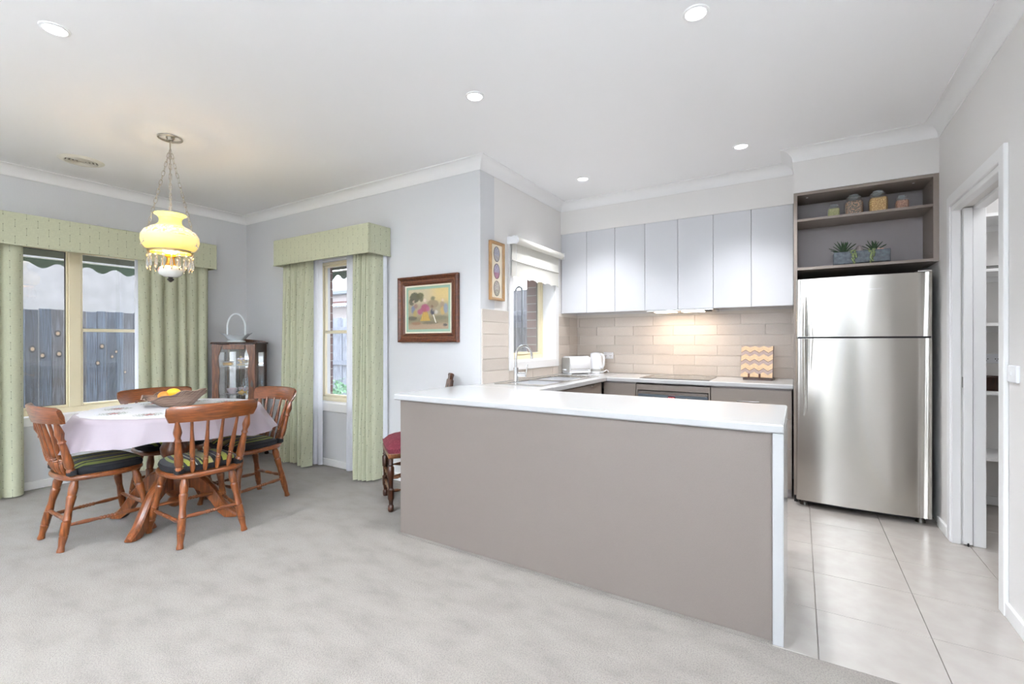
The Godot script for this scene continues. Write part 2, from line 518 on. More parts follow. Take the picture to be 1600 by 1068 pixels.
# ---------------------------------------------------------------- scene
func _ready() -> void:
	rng.seed = 7
	var cam := Camera3D.new()
	cam.name = "camera"
	cam.fov = 72.508
	cam.near = 0.05
	cam.far = 200
	cam.transform = Transform3D(Basis(Vector3.UP, deg_to_rad(31.6499)) * Basis(Vector3.RIGHT, deg_to_rad(-0.0819)) * Basis(Vector3.BACK, deg_to_rad(-0.1036)), Vector3(0, 1.2413, 0))
	add_child(cam)
	cam.current = true
	var we := WorldEnvironment.new()
	we.name = "world_environment"
	var env := Environment.new()
	env.background_mode = Environment.BG_SKY
	var sky := Sky.new()
	var sm := ProceduralSkyMaterial.new()
	sm.sky_top_color = c8(226, 236, 250)
	sm.sky_horizon_color = c8(240, 244, 250)
	sm.ground_horizon_color = c8(170, 170, 168)
	sm.ground_bottom_color = c8(150, 148, 144)
	sm.sky_energy_multiplier = SKY
	sm.ground_energy_multiplier = SKY * 0.5
	sky.sky_material = sm
	env.sky = sky
	env.tonemap_mode = Environment.TONE_MAPPER_LINEAR
	env.tonemap_exposure = EXPO
	env.sdfgi_enabled = true
	env.ssao_enabled = true
	env.ssil_enabled = true
	we.environment = env
	add_child(we)
	materials()
	downlights()
	fill_uplights()
	shell()
	behind_camera()
	outside()
	windows()
	door()
	kitchen()
	fridge_corner()
	counter_things()
	dining()
	curtains()
	corner_cabinet()
	wall_things()
	antique_chair()

const SKY := 2.1
const UP := 19.0           # each added fill uplight, unseen behind the camera
const EXPO := 2.05
const DOWN := 1.35        # each downlight
const DOWN_COL := Color(0.985, 0.99, 1.0)

func downlights() -> void:
	var spots := [
		[Vector2(-2.93, -0.729), "round recessed downlight shining at the upper left, nearest the hanging lamp"],
		[Vector2(-0.388, -2.181), "round recessed downlight above the peninsula's right end, at the top edge"],
		[Vector2(-1.631, -2.232), "round recessed downlight above the middle of the peninsula"],
		[Vector2(-0.367, -3.848), "small-looking recessed downlight in front of the fridge bulkhead"],
		[Vector2(-1.641, -3.874), "small-looking recessed downlight over the sink corner of the kitchen"],
		[Vector2(-4.6, 0.9), "recessed downlight behind the camera, by the left wall"], [Vector2(-2.2, 0.9), "recessed downlight behind the camera, middle of the living room"], [Vector2(0.2, 0.9), "recessed downlight behind the camera, by the pantry wall"],
		[Vector2(-4.6, 2.5), "recessed downlight by the garden window, left"], [Vector2(-2.2, 2.5), "recessed downlight by the garden window, middle"], [Vector2(0.2, 2.5), "recessed downlight by the garden window, right"]]
	var glow := mat("downlight_glow", Color(1, 1, 1), 0.5)
	glow.emission_enabled = true
	glow.emission = DOWN_COL
	glow.emission_energy_multiplier = 6.0
	mat("downlight_rim", c8(244, 244, 244), 0.4)
	var src: Node3D = null
	for s in spots:
		var p: Vector2 = s[0]
		var at := Vector3(p.x, CEIL, p.y)
		var t: Node3D
		if src == null:
			src = thing("downlight", s[1], "downlight", at, 0, "recessed ceiling downlights")
			obj("rim", lathe(sf(), [Vector2(0.042, -0.001), Vector2(0.044, -0.007), Vector2(0.055, -0.004), Vector2(0.057, 0.002)], 24), M.downlight_rim, src)
			obj("lens", lathe(sf(), [Vector2(0, -0.004), Vector2(0.042, -0.003), Vector2(0.042, 0.0)], 24), glow, src)
			t = src
		else:
			copy(src, "downlight", s[1], at, 0)
			continue
		var l := SpotLight3D.new()
		l.name = "lamp_light"
		t.add_child(l)
		l.position = Vector3(0, -0.02, 0)
		l.rotation.x = -PI / 2
		l.spot_angle = 52
		l.spot_angle_attenuation = 0.9
		l.spot_range = 12
		l.spot_attenuation = 2
		l.light_size = 0.045
		l.light_color = DOWN_COL
		l.light_energy = DOWN
		l.shadow_enabled = true

# two floor uplights added unseen behind the camera to brighten the ceiling
func fill_uplights() -> void:
	for k in 2:
		var at: Vector3 = [Vector3(-2.7, 0, 2.0), Vector3(0.38, 0, 0.9)][k]
		var f := thing("fill_uplight", ["added fill uplight, unseen behind the camera in mid room", "added fill uplight, unseen behind the camera by the pantry wall"][k], "added fill lamp", at)
		obj("base", lathe(sf(), [Vector2(0, 0), Vector2(0.14, 0), Vector2(0.14, 0.02), Vector2(0.02, 0.03)], 24), M.nickel, f)
		obj("pole", rod(sf(), Vector3(0, 0.02, 0), Vector3(0, 1.62, 0), 0.013), M.nickel, f)
		obj("shade", lathe(sf(), [Vector2(0.02, 1.6), Vector2(0.1, 1.64), Vector2(0.17, 1.74), Vector2(0.165, 1.74), Vector2(0.09, 1.65), Vector2(0.0, 1.62)], 28), M.white, f)
		obj("lens", lathe(sf(), [Vector2(0.14, 1.70), Vector2(0, 1.702)], 24), M.downlight_glow, f)
		var l := SpotLight3D.new()
		l.name = "lamp_light"
		l.light_color = Color(0.91, 0.955, 1.0)
		l.light_energy = UP * [1.0, 1.25][k]
		l.light_size = 0.12
		l.spot_angle = 82
		l.spot_angle_attenuation = 1.0
		l.spot_range = 12
		l.spot_attenuation = 2
		l.shadow_enabled = true
		f.add_child(l)
		l.position = Vector3(0, 1.76, 0)
		l.rotation.x = PI / 2

# a wall along x (z0..z1 thick) or along z (x0..x1 thick), with openings [u0, u1, y0, y1]
func wall(along_x: bool, u0: float, u1: float, t0: float, t1: float, y1: float, holes: Array) -> SurfaceTool:
	var st := sf()
	var put := func(a: float, b: float, lo: float, hi: float):
		if b - a < 0.001 or hi - lo < 0.001: return
		if along_x: box(st, Vector3(a, lo, t0), Vector3(b, hi, t1))
		else: box(st, Vector3(t0, lo, a), Vector3(t1, hi, b))
	var at := u0
	for h in holes:
		put.call(at, h[0], -0.1, y1)
		put.call(h[0], h[1], -0.1, h[2])
		put.call(h[0], h[1], h[3], y1)
		at = h[1]
	put.call(at, u1, -0.1, y1)
	return st

const W1 := [-2.30, -0.73, 0.61, 2.11]
const W2 := [-4.26, -3.60, 0.63, 2.06]
const W3 := [-4.325, -3.50, 1.065, 2.10]

func shell() -> void:
	struct("wall_left", wall(false, -3.216, ZE, XL - 0.2, XL, CEIL, [W1]), M.wall_shaded)
	struct("wall_dining", wall(true, XL - 0.2, XK, ZD - 0.2, ZD, CEIL, [W2]), M.wall_shaded)
	var wk := struct("wall_window_side", wall(false, ZB - 0.2, ZD - 0.2, XK - 0.2, XK, CEIL, [W3]), M.wall)
	var wb := struct("wall_back", wall(true, XK - 0.2, 2.5, ZB - 0.2, ZB, CEIL, []), M.wall)
	struct("wall_right", wall(false, ZB, ZE, XR, XR + 0.145, CEIL, [[-3.865, -3.01, -0.1, 2.05]]), M.wall)
	struct("wall_behind", wall(true, XL - 0.2, XR + 0.145, ZE, ZE + 0.2, CEIL, [[-1.9, -0.4, 0.0, 2.3]]), M.wall_shaded)
	struct("wall_pantry_end", bx(Vector3(2.3, -0.1, ZB), Vector3(2.45, CEIL, -2.2)), M.wall)
	struct("wall_pantry_front", bx(Vector3(XR + 0.145, -0.1, -2.4), Vector3(2.45, CEIL, -2.25)), M.wall)
	struct("ceiling", bx(Vector3(XL - 0.25, CEIL, ZB - 0.25), Vector3(2.5, CEIL + 0.2, ZE + 0.25)), M.ceiling)
	var bulk := bx(Vector3(XK, 2.368, ZB), Vector3(-0.036, CEIL, -4.479))
	struct("wall_above_cupboards", bulk, M.wall)
	struct("wall_above_fridge", bx(Vector3(-0.036, 2.368, ZB), Vector3(XR, CEIL, -4.168)), M.wall)
	# floor: carpet and tiles on a slab
	var fl := struct("floor", bx(Vector3(XL - 0.2, -0.2, ZB - 0.2), Vector3(2.5, -0.008, ZE + 0.2)), M.grout)
	var ca := sf()
	box(ca, Vector3(XL, -0.008, -2.172), Vector3(XR, 0.0, ZE))
	box(ca, Vector3(XL, -0.008, ZD), Vector3(-2.2, 0.0, -2.172))
	box(ca, Vector3(-2.2, -0.008, -2.2), Vector3(-0.094, 0.003, -2.172))
	var carpet := obj("carpet", ca, M.carpet, fl)
	carpet.set_meta("kind", "stuff")
	var P := 0.4065
	var tile_mesh := {}
	for i in range(-6, 7):
		for j in range(0, 7):
			var x0 := 0.064 + i * P; var x1 := x0 + P
			var z1 := -2.172 if j == 0 else -2.572 - (j - 1) * P; var z0 := -2.572 - j * P
			x0 = maxf(x0, -2.14); x1 = minf(x1, 2.3); z0 = maxf(z0, ZB)
			if x1 - x0 < 0.03 or z1 - z0 < 0.03: continue
			var w := snappedf(x1 - x0, 0.001); var d := snappedf(z1 - z0, 0.001)
			var key := "%f_%f" % [w, d]
			if not tile_mesh.has(key):
				var st := bx(Vector3(-w / 2 + 0.0012, -0.008, -d / 2 + 0.0012), Vector3(w / 2 - 0.0012, 0.0, d / 2 - 0.0012), 0.001)
				st.generate_normals()
				tile_mesh[key] = st.commit()
			piece("floor_tile", tile_mesh[key], M.floor_tile, fl, Vector3((x0 + x1) / 2, 0, (z0 + z1) / 2))
	# wall tiles, a hundred by four hundred, in half bond
	var courses := func(wall_node: Node3D, along_x: bool, plane: float, u0: float, u1: float, first: float, half: float, cut: Callable):
		var meshes := {}
		for r in 6:
			var y0: float = 0.9 + r * 0.1; var y1: float = y0 + 0.1
			if r == 5: y1 = 1.502
			var off: float = first if r % 2 == 0 else first + half
			var k := -14
			while k < 14:
				var a: float = maxf(off + k * 0.411, u0); var b: float = minf(off + (k + 1) * 0.411, u1)
				k += 1
				if b - a < 0.012: continue
				for seg in cut.call(a, b, y0, y1):
					var w: float = snappedf(seg[1] - seg[0], 0.001); var h: float = snappedf(seg[3] - seg[2], 0.001)
					if w < 0.01 or h < 0.008: continue
					var key := "%f_%f" % [w, h]
					if not meshes.has(key):
						var st: SurfaceTool
						if along_x: st = bx(Vector3(-w / 2 + 0.0014, -h / 2 + 0.0014, 0), Vector3(w / 2 - 0.0014, h / 2 - 0.0014, 0.007), 0.001)
						else: st = bx(Vector3(0, -h / 2 + 0.0014, -w / 2 + 0.0014), Vector3(0.007, h / 2 - 0.0014, w / 2 - 0.0014), 0.001)
						st.generate_normals()
						meshes[key] = st.commit()
					var mu: float = (seg[0] + seg[1]) / 2; var my: float = (seg[2] + seg[3]) / 2
					piece("wall_tile", meshes[key], M["wall_tile_%d" % rng.randi_range(0, 2)], wall_node, Vector3(mu, my, plane) if along_x else Vector3(plane, my, mu))
	obj("grout_bed", bx(Vector3(XK, 0.86, ZB), Vector3(-0.036, 1.53, ZB + 0.004)), M.wall_grout, wb)
	courses.call(wb, true, ZB + 0.0035, XK + 0.006, -0.037, -0.677, 0.2055, func(a, b, y0, y1): return [[a, b, y0, y1]])
	var gk := sf()
	box(gk, Vector3(XK, 0.86, ZB + 0.004), Vector3(XK + 0.004, 0.985, ZD - 0.012))
	box(gk, Vector3(XK, 0.985, -3.425), Vector3(XK + 0.004, 1.5, ZD - 0.012))
	box(gk, Vector3(XK, 0.985, ZB + 0.004), Vector3(XK + 0.004, 1.53, -4.4))
	obj("grout_bed", gk, M.wall_grout, wk)
	courses.call(wk, false, XK + 0.0035, ZB + 0.011, ZD - 0.012, -3.03, 0.0, func(a, b, y0, y1):
		if y1 <= 0.985: return [[a, b, y0, y1]]
		var out := []
		if y0 < 0.985:
			out.append([maxf(a, -4.4), minf(b, -3.425), y0, 0.985])
		if a < -4.4: out.append([a, minf(b, -4.4), y0, y1])
		if b > -3.425: out.append([maxf(a, -3.425), b, y0, y1])
		return out)
	# cornice: a cove swept along the wall lines
	var cove := func(pts: Array, called: String):
		var st := sf()
		var prof := [Vector2(0, -0.086), Vector2(0.006, -0.086), Vector2(0.008, -0.078)]
		for i in 9:
			var t := PI / 2 * i / 8.0
			prof.append(Vector2(0.078 - 0.07 * cos(t), -0.078 + 0.07 * sin(t)))
		prof.append_array([Vector2(0.086, -0.008), Vector2(0.086, 0.0)])
		st.set_smooth_group(1)
		var offs := func(p: Vector2, i: int, k: int) -> Vector3:
			# mitre at corner k
			var v := Vector2.ZERO
			var q: Vector2 = pts[k]
			if k > 0: v += ((q - pts[k - 1]) as Vector2).normalized().orthogonal() * -1.0
			if k < pts.size() - 1:
				var w: Vector2 = ((pts[k + 1] - q) as Vector2).normalized().orthogonal() * -1.0
				v = w if k == 0 else v + w
			return Vector3(q.x + v.x * p.x, CEIL + p.y, q.y + v.y * p.x)
		for k in pts.size() - 1:
			for i in prof.size() - 1:
				st.set_smooth_group(1 + k if i >= 2 and i < 10 else -1)
				var o3 := (offs.call(prof[i], i, k) + offs.call(prof[i + 1], i, k)) as Vector3
				var d: Vector2 = (pts[k + 1] - pts[k]) as Vector2
				var nn: Vector2 = d.normalized().orthogonal() * -1.0
				quad(st, offs.call(prof[i], i, k), offs.call(prof[i], i, k + 1), offs.call(prof[i + 1], i, k + 1), offs.call(prof[i + 1], i, k), Vector3(nn.x, -1, nn.y))
		struct(called, st, M.trim)
	cove.call([Vector2(XL, ZE), Vector2(XL, ZD)].map(func(p): return p) + [Vector2(XK, ZD), Vector2(XK, -4.479), Vector2(-0.036, -4.479), Vector2(-0.036, -4.168), Vector2(XR, -4.168), Vector2(XR, ZE), Vector2(XL, ZE)], "trim_cornice")
	# skirting
	var sk := func(a: Vector3, b: Vector3, n: Vector3, called: String):
		struct(called, bx(a, b + n * 0.014 + Vector3(0, 0.068, 0), 0.003), M.trim)
	sk.call(Vector3(XL, 0, ZD), Vector3(XL, 0, ZE), Vector3.RIGHT, "baseboard_left")
	sk.call(Vector3(XL + 0.014, 0, ZD), Vector3(XK, 0, ZD), Vector3.BACK, "baseboard_dining")
	sk.call(Vector3(XR, 0, -2.945), Vector3(XR, 0, ZE), Vector3.LEFT, "baseboard_right")
	sk.call(Vector3(XR, 0, -4.16), Vector3(XR, 0, -3.93), Vector3.LEFT, "baseboard_beside_fridge")
	sk.call(Vector3(XR + 0.145, 0, ZB), Vector3(2.3, 0, ZB), Vector3.BACK, "baseboard_pantry")
	# air vent in the ceiling
	var v := thing("ceiling_vent", "round cream ceiling air vent with concentric rings, left of the hanging lamp", "vent", Vector3(-4.884, CEIL, -1.368))
	obj("rim", lathe(sf(), [Vector2(0.098, -0.003), Vector2(0.102, -0.012), Vector2(0.135, -0.006), Vector2(0.145, 0.002)], 40), M.vent_cream, v)
	for k in 4:
		var r := 0.092 - k * 0.022
		obj("ring", lathe(sf(), [Vector2(r - 0.012, 0.0), Vector2(r - 0.006, -0.014), Vector2(r, -0.014), Vector2(r - 0.006, 0.0)], 36), M.vent_cream, v)
	obj("hub", lathe(sf(), [Vector2(0, -0.012), Vector2(0.012, -0.01), Vector2(0.014, 0.0)], 20), M.vent_cream, v)
	obj("recess", lathe(sf(), [Vector2(0, -0.001), Vector2(0.1, -0.001)], 30), mat("vent_dark", c8(120, 110, 100), 0.8), v)

func frame(st: SurfaceTool, along_x: bool, u0: float, u1: float, y0: float, y1: float, t0: float, t1: float, w: float, wb := -1.0, c := 0.004) -> SurfaceTool:
	if wb < 0: wb = w
	var b := func(a0: float, a1: float, b0: float, b1: float):
		if along_x: box(st, Vector3(a0, b0, t0), Vector3(a1, b1, t1), c)
		else: box(st, Vector3(t0, b0, a0), Vector3(t1, b1, a1), c)
	b.call(u0, u0 + w, y0, y1)
	b.call(u1 - w, u1, y0, y1)
	b.call(u0 + w, u1 - w, y0, y0 + wb)
	b.call(u0 + w, u1 - w, y1 - w, y1)
	return st

# dark pieces added unseen behind the camera, for the reflections in the steel
func behind_camera() -> void:
	var b := thing("added_bookcase", "tall dark bookcase unseen behind the camera, put in for the steel reflections", "added_bookcase", Vector3(0.5, 0, ZE - 0.2))
	obj("case", frame(sf(), true, -0.28, 0.28, 0.0, 2.1, -0.17, 0.17, 0.03), M.walnut_dark, b)
	obj("back", bx(Vector3(-0.25, 0.03, 0.14), Vector3(0.25, 2.07, 0.17)), M.walnut_dark, b)
	for k in 5: obj("shelf", bx(Vector3(-0.25, 0.35 + k * 0.34, -0.16), Vector3(0.25, 0.375 + k * 0.34, 0.14)), M.walnut_dark, b)
	var d := thing("added_door", "dark door leaf added unseen behind the camera for the steel reflections", "door", Vector3(XR, 0, 1.5))
	obj("leaf", bx(Vector3(-0.03, 0.005, -0.41), Vector3(0.0, 2.04, 0.41), 0.003), M.walnut_dark, d)
	obj("handle", rod(sf(), Vector3(-0.06, 1.0, -0.36), Vector3(-0.06, 1.0, -0.24), 0.009), M.chrome, d)

func windows() -> void:
	# window_1: left wall, a fixed pane and a sash pair either side of a mullion
	var w := struct("window_1")
	var xa := XL - 0.14; var xb := XL - 0.075
	obj("window_frame", frame(sf(), false, W1[0], W1[1], W1[2], W1[3], xa, xb, 0.045, 0.05), M.cream, w)
	var mz := -1.517
	obj("mullion", bx(Vector3(xa, W1[2] + 0.05, mz - 0.042), Vector3(xb + 0.004, W1[3] - 0.045, mz + 0.042), 0.004), M.cream, w)
	obj("sash", frame(sf(), false, W1[0] + 0.045, mz - 0.042, W1[2] + 0.05, 1.366, xa + 0.005, xb - 0.012, 0.018, 0.022), M.cream, w)
	obj("sash", frame(sf(), false, W1[0] + 0.045, mz - 0.042, 1.336, W1[3] - 0.045, xa + 0.005, xb - 0.02, 0.018, 0.03), M.cream, w)
	obj("sash", frame(sf(), false, mz + 0.042, W1[1] - 0.045, W1[2] + 0.05, W1[3] - 0.045, xa + 0.005, xb - 0.012, 0.014, 0.02), M.cream, w)
	obj("seal", frame(sf(), false, mz + 0.056, W1[1] - 0.059, W1[2] + 0.07, W1[3] - 0.059, xa + 0.02, xb - 0.025, 0.006), M.seal, w)
	obj("latch", bx(Vector3(xb - 0.03, 1.366, -2.12), Vector3(xb - 0.008, 1.382, -2.04), 0.004), M.dark, w)
	obj("pane", bx(Vector3(xa + 0.03, W1[2] + 0.05, mz + 0.045), Vector3(xa + 0.034, W1[3] - 0.045, W1[1] - 0.05)), M.glass, w)
	obj("pane", bx(Vector3(xa + 0.03, W1[2] + 0.06, W1[0] + 0.05), Vector3(xa + 0.034, 1.345, mz - 0.045)), M.glass, w)
	obj("pane", bx(Vector3(xa + 0.022, 1.36, W1[0] + 0.05), Vector3(xa + 0.026, W1[3] - 0.05, mz - 0.045)), M.glass, w)
	obj("sill", bx(Vector3(xb, W1[2] - 0.02, W1[0]), Vector3(XL + 0.004, W1[2] + 0.003, W1[1]), 0.003), M.trim, w)
	obj("architrave", frame(sf(), false, W1[0] - 0.07, W1[1] + 0.07, W1[2] - 0.075, W1[3] + 0.07, XL, XL + 0.018, 0.07, 0.075), M.trim, w)
	# window_2: dining wall, one narrow sash window
	w = struct("window_2")
	var za := ZD - 0.14; var zb := ZD - 0.085
	obj("window_frame", frame(sf(), true, W2[0], W2[1], W2[2], W2[3], za, zb, 0.03, 0.045), M.cream, w)
	obj("sash", frame(sf(), true, W2[0] + 0.03, W2[1] - 0.03, 1.325, W2[3] - 0.03, za + 0.004, zb - 0.02, 0.02, 0.032), M.cream, w)
	obj("sash", frame(sf(), true, W2[0] + 0.03, W2[1] - 0.03, W2[2] + 0.045, 1.355, za + 0.012, zb - 0.01, 0.02, 0.025), M.cream, w)
	obj("channel", bx(Vector3(W2[0] + 0.012, 1.72, zb - 0.004), Vector3(W2[0] + 0.018, W2[3] - 0.03, zb + 0.003)), M.dark, w)
	obj("pane", bx(Vector3(W2[0] + 0.04, 1.34, za + 0.018), Vector3(W2[1] - 0.04, W2[3] - 0.04, za + 0.022)), M.glass, w)
	obj("pane", bx(Vector3(W2[0] + 0.04, W2[2] + 0.06, za + 0.028), Vector3(W2[1] - 0.04, 1.335, za + 0.032)), M.glass, w)
	obj("sill", bx(Vector3(W2[0], W2[2] - 0.02, zb), Vector3(W2[1], W2[2] + 0.003, ZD + 0.004), 0.003), M.trim, w)
	obj("reveal", bx(Vector3(W2[0], W2[2], zb), Vector3(W2[0] + 0.004, W2[3], ZD)), M.trim, w)
	obj("architrave", frame(sf(), true, W2[0] - 0.07, W2[1] + 0.07, W2[2] - 0.085, W2[3] + 0.06, ZD, ZD + 0.018, 0.07, 0.085), M.trim, w)
	# window_3: over the sink
	w = struct("window_3")
	xa = XK - 0.185; xb = XK - 0.13
	obj("window_frame", frame(sf(), false, W3[0], W3[1], W3[2], W3[3], xa, xb, 0.026, 0.045), M.cream, w)
	obj("sash", frame(sf(), false, W3[0] + 0.026, W3[1] - 0.026, W3[2] + 0.045, W3[3] - 0.026, xa + 0.01, xb - 0.014, 0.012, 0.02), M.cream, w)
	obj("seal", bx(Vector3(xa - 0.014, W3[2] + 0.05, W3[0] + 0.002), Vector3(xa - 0.001, W3[3], W3[0] + 0.026)), M.seal, w)
	obj("pane", bx(Vector3(xa + 0.022, W3[2] + 0.06, W3[0] + 0.036), Vector3(xa + 0.026, W3[3] - 0.036, W3[1] - 0.036)), M.glass, w)
	obj("latch", bx(Vector3(xb - 0.012, W3[2] + 0.05, -4.0), Vector3(xb + 0.006, W3[2] + 0.075, -3.8), 0.004), M.cream, w)
	var lin := sf()
	box(lin, Vector3(xb, W3[2] - 0.012, W3[0]), Vector3(XK + 0.002, W3[2] + 0.003, W3[1]))
	box(lin, Vector3(xb, W3[2], W3[0] - 0.012), Vector3(XK + 0.002, W3[3], W3[0] + 0.003))
	box(lin, Vector3(xb, W3[2], W3[1] - 0.003), Vector3(XK + 0.002, W3[3], W3[1] + 0.012))
	box(lin, Vector3(xb, W3[3] - 0.003, W3[0]), Vector3(XK + 0.002, W3[3] + 0.012, W3[1]))
	obj("reveal", lin, M.trim, w)
	obj("architrave", frame(sf(), false, W3[0] - 0.075, W3[1] + 0.075, W3[2] - 0.08, W3[3] + 0.06, XK, XK + 0.018, 0.072, 0.078), M.trim, w)
	# the garden window behind the camera
	for k in 1:
		w = struct("window_%d" % (4 + k))
		var u0 := -1.9; var u1 := -0.4
		obj("window_frame", frame(sf(), true, u0, u1, 0.0, 2.3, ZE + 0.05, ZE + 0.12, 0.06), M.cream, w)
		obj("mullion", bx(Vector3((u0 + u1) / 2 - 0.04, 0.06, ZE + 0.05), Vector3((u0 + u1) / 2 + 0.04, 2.24, ZE + 0.12), 0.004), M.cream, w)
		for s in 2:
			var m := (u0 + u1) / 2
			obj("pane", bx(Vector3(u0 + 0.06 if s == 0 else m + 0.04, 0.06, ZE + 0.08), Vector3(m - 0.04 if s == 0 else u1 - 0.06, 2.24, ZE + 0.084)), M.glass, w)

func leaf_cloud(st: SurfaceTool, c: Vector3, r: Vector3, n: int, size: float) -> SurfaceTool:
	for i in n:
		var d := Vector3(rng.randfn(), rng.randfn(), rng.randfn()).normalized()
		var p := c + d * r * (0.55 + 0.45 * rng.randf())
		var u := Vector3(rng.randfn(), rng.randfn(), rng.randfn()).normalized()
		var v := u.cross(d).normalized()
		var s := size * rng.randf_range(0.7, 1.3)
		var w := (u + d * 0.4).normalized()
		quad(st, p - w * s, p + v * s * 0.5 + d * s * 0.2, p + w * s, p - v * s * 0.5 + d * s * 0.2, d + Vector3.UP * 0.3)
	return st

func outside() -> void:
	struct("ground", bx(Vector3(-40, -0.5, -40), Vector3(XL - 0.2, -0.25, 40)), M.paving)
	struct("ground_side", bx(Vector3(XL - 0.2, -0.5, -40), Vector3(30, -0.25, ZB - 0.2)), M.paving)
	struct("ground_passage", bx(Vector3(XL - 0.2, -0.5, ZB - 0.2), Vector3(XK - 0.2, -0.25, ZD - 0.2)), M.paving)
	struct("ground_garden", bx(Vector3(XL - 0.2, -0.5, ZE + 0.2), Vector3(30, -0.25, 40)), M.paving)
	# paling fence beyond the left window
	var f := thing("paling_fence", "weathered grey-blue paling fence with knots outside the large left window", "fence", Vector3(-7.3, -0.25, -1.5))
	var z := 2.2
	var seams := [-1.633, -1.711, -1.80, -1.94, -2.03]
	var k := 0
	while z > -4.4:
		var w := rng.randf_range(0.075, 0.11)
		var h := 1.86 + rng.randf_range(-0.008, 0.012)
		var off := 0.006 if k % 2 == 0 else 0.0
		obj("paling", bx(Vector3(-0.02 + off, 0, z - w + 1.5 + 0.003), Vector3(off, h, z + 1.5 - 0.002), 0.003), M["paling_%d" % rng.randi_range(0, 4)], f)
		z -= w
		k += 1
	for q in [[-1.62, 1.165, 0.03], [-1.70, 1.09, 0.028], [-1.84, 1.105, 0.03], [-1.95, 1.25, 0.032], [-1.99, 1.15, 0.036], [-2.02, 0.90, 0.03], [-1.83, 1.34, 0.03], [-2.33, 1.06, 0.022], [-2.19, 0.985, 0.026], [-2.37, 1.12, 0.02], [-2.23, 1.19, 0.028], [-1.95, 0.72, 0.026], [-2.46, 0.86, 0.02]]:
		var kp := X
		X = Transform3D(Basis(Vector3(0, 0, 1) * q[2], Vector3(0.008, 0, 0), Vector3(0, 1, 0) * q[2] * 1.3), Vector3(0.007, q[1] + 0.25, q[0] + 1.5))
		obj("knot", lathe(sf(), [Vector2(1, 0), Vector2(0.75, 0.7), Vector2(0.5, 0.6)], 12), M.knot, f)
		obj("knot_heart", lathe(sf(), [Vector2(0.62, 0), Vector2(0.5, 0.8), Vector2(0, 1.0)], 10), M.knot_heart, f)
		X = kp
	tag(obj("neighbour_house", bx(Vector3(-11.5, -0.25, -7.0), Vector3(-10.5, 3.3, 6)), M.render), "pale grey rendered neighbouring wall rising behind the left fence", "building")
	# side fence seen through the dining and sink windows: palings on the far side of rails and posts
	var f2 := thing("paling_fence", "pale grey paling fence with rails and posts outside the sink window", "fence", Vector3(-5, -0.25, -5.7))
	var x := -9.5
	k = 0
	while x < 1.0:
		var w := rng.randf_range(0.11, 0.14)
		obj("paling", bx(Vector3(x + 5 + 0.002, 0, -0.02 - (0.012 if k % 2 == 0 else 0.0)), Vector3(x + w + 5 - 0.002, 1.93 + rng.randf_range(-0.01, 0.01), 0.0 - (0.012 if k % 2 == 0 else 0.0)), 0.003), M["pale_paling_%d" % (k % 2)], f2)
		x += w
		k += 1
	for yy in [0.35, 1.1, 1.72]:
		obj("rail", bx(Vector3(-4.5, yy - 0.04, 0.0), Vector3(6, yy + 0.04, 0.04), 0.004), M.pale_paling_1, f2)
	for xx in [-3.6, -1.2, 1.42, 3.6]:
		obj("post", bx(Vector3(xx - 0.05, 0, 0.0), Vector3(xx + 0.05, 1.8, 0.09), 0.005), M.pale_paling_0, f2)
	# neighbours further off
	var h := thing("neighbour_roof", "dark grey roof above the fence outside the sink window", "building", Vector3(-4.6, -0.25, -9.3))
	obj("house_wall", bx(Vector3(-1.8, 0, -3.0), Vector3(3.0, 2.0, 0.0)), M.render, h)
	obj("roof", prism(sf(), [Vector2(-2.4, 2.05), Vector2(3.4, 2.05), Vector2(3.0, 2.64), Vector2(-2.0, 2.64)], -3.0, 0.3), M.roof_grey, h)
	h = thing("neighbour_shed", "neighbouring house with pale metal roof and grey gutter outside the narrow window", "building", Vector3(-11.6, -0.25, -9))
	obj("shed_wall", bx(Vector3(-3.5, 0, -3), Vector3(2.5, 2.95, 0)), mat("pale_pink", c8(140, 133, 131), 0.9), h)
	obj("gutter", bx(Vector3(-3.6, 2.86, 0), Vector3(2.6, 2.98, 0.14), 0.02), M.gutter, h)
	var rf := sf()
	quad(rf, Vector3(-3.6, 2.98, 0.12), Vector3(2.6, 2.98, 0.12), Vector3(2.6, 3.9, -2.6), Vector3(-3.6, 3.9, -2.6), Vector3(0, 1, 0.4))
	for i in 30:
		var xx := -3.6 + i * 0.21
		tri(rf, Vector3(xx - 0.02, 2.985, 0.12), Vector3(xx, 3.01, 0.12), Vector3(xx + 0.02, 2.985, 0.12), Vector3.BACK)
		quad(rf, Vector3(xx, 3.015, 0.12), Vector3(xx + 0.025, 2.985, 0.12), Vector3(xx + 0.025, 3.905, -2.6), Vector3(xx, 3.935, -2.6), Vector3(1, 1, 0))
		quad(rf, Vector3(xx, 3.015, 0.12), Vector3(xx - 0.025, 2.985, 0.12), Vector3(xx - 0.025, 3.905, -2.6), Vector3(xx, 3.935, -2.6), Vector3(-1, 1, 0))
	obj("roof", rf, M.metal_roof, h)
	obj("fascia", bx(Vector3(-3.5, 2.6, 0.0), Vector3(2.5, 2.66, 0.05)), M.brick_1, h)
	var cor := sf()
	for i in 60:
		rod(cor, Vector3(-3.5 + i * 0.1, 2.5, 0.3), Vector3(-3.5 + i * 0.1, 2.62, -0.02), 0.03, 6)
	obj("corrugated_awning", cor, M.metal_roof, h)
	# shrub below the narrow window
	var b := thing("shrub", "pale green leafy shrub outside the foot of the narrow window", "shrub", Vector3(-5.62, -0.25, -4.45))
	var fo := obj("foliage", leaf_cloud(sf(), Vector3(0, 0.55, 0), Vector3(0.42, 0.42, 0.35), 900, 0.035), mat("shrub_leaf", c8(120, 168, 122), 0.7), b)
	fo.set_meta("kind", "stuff")
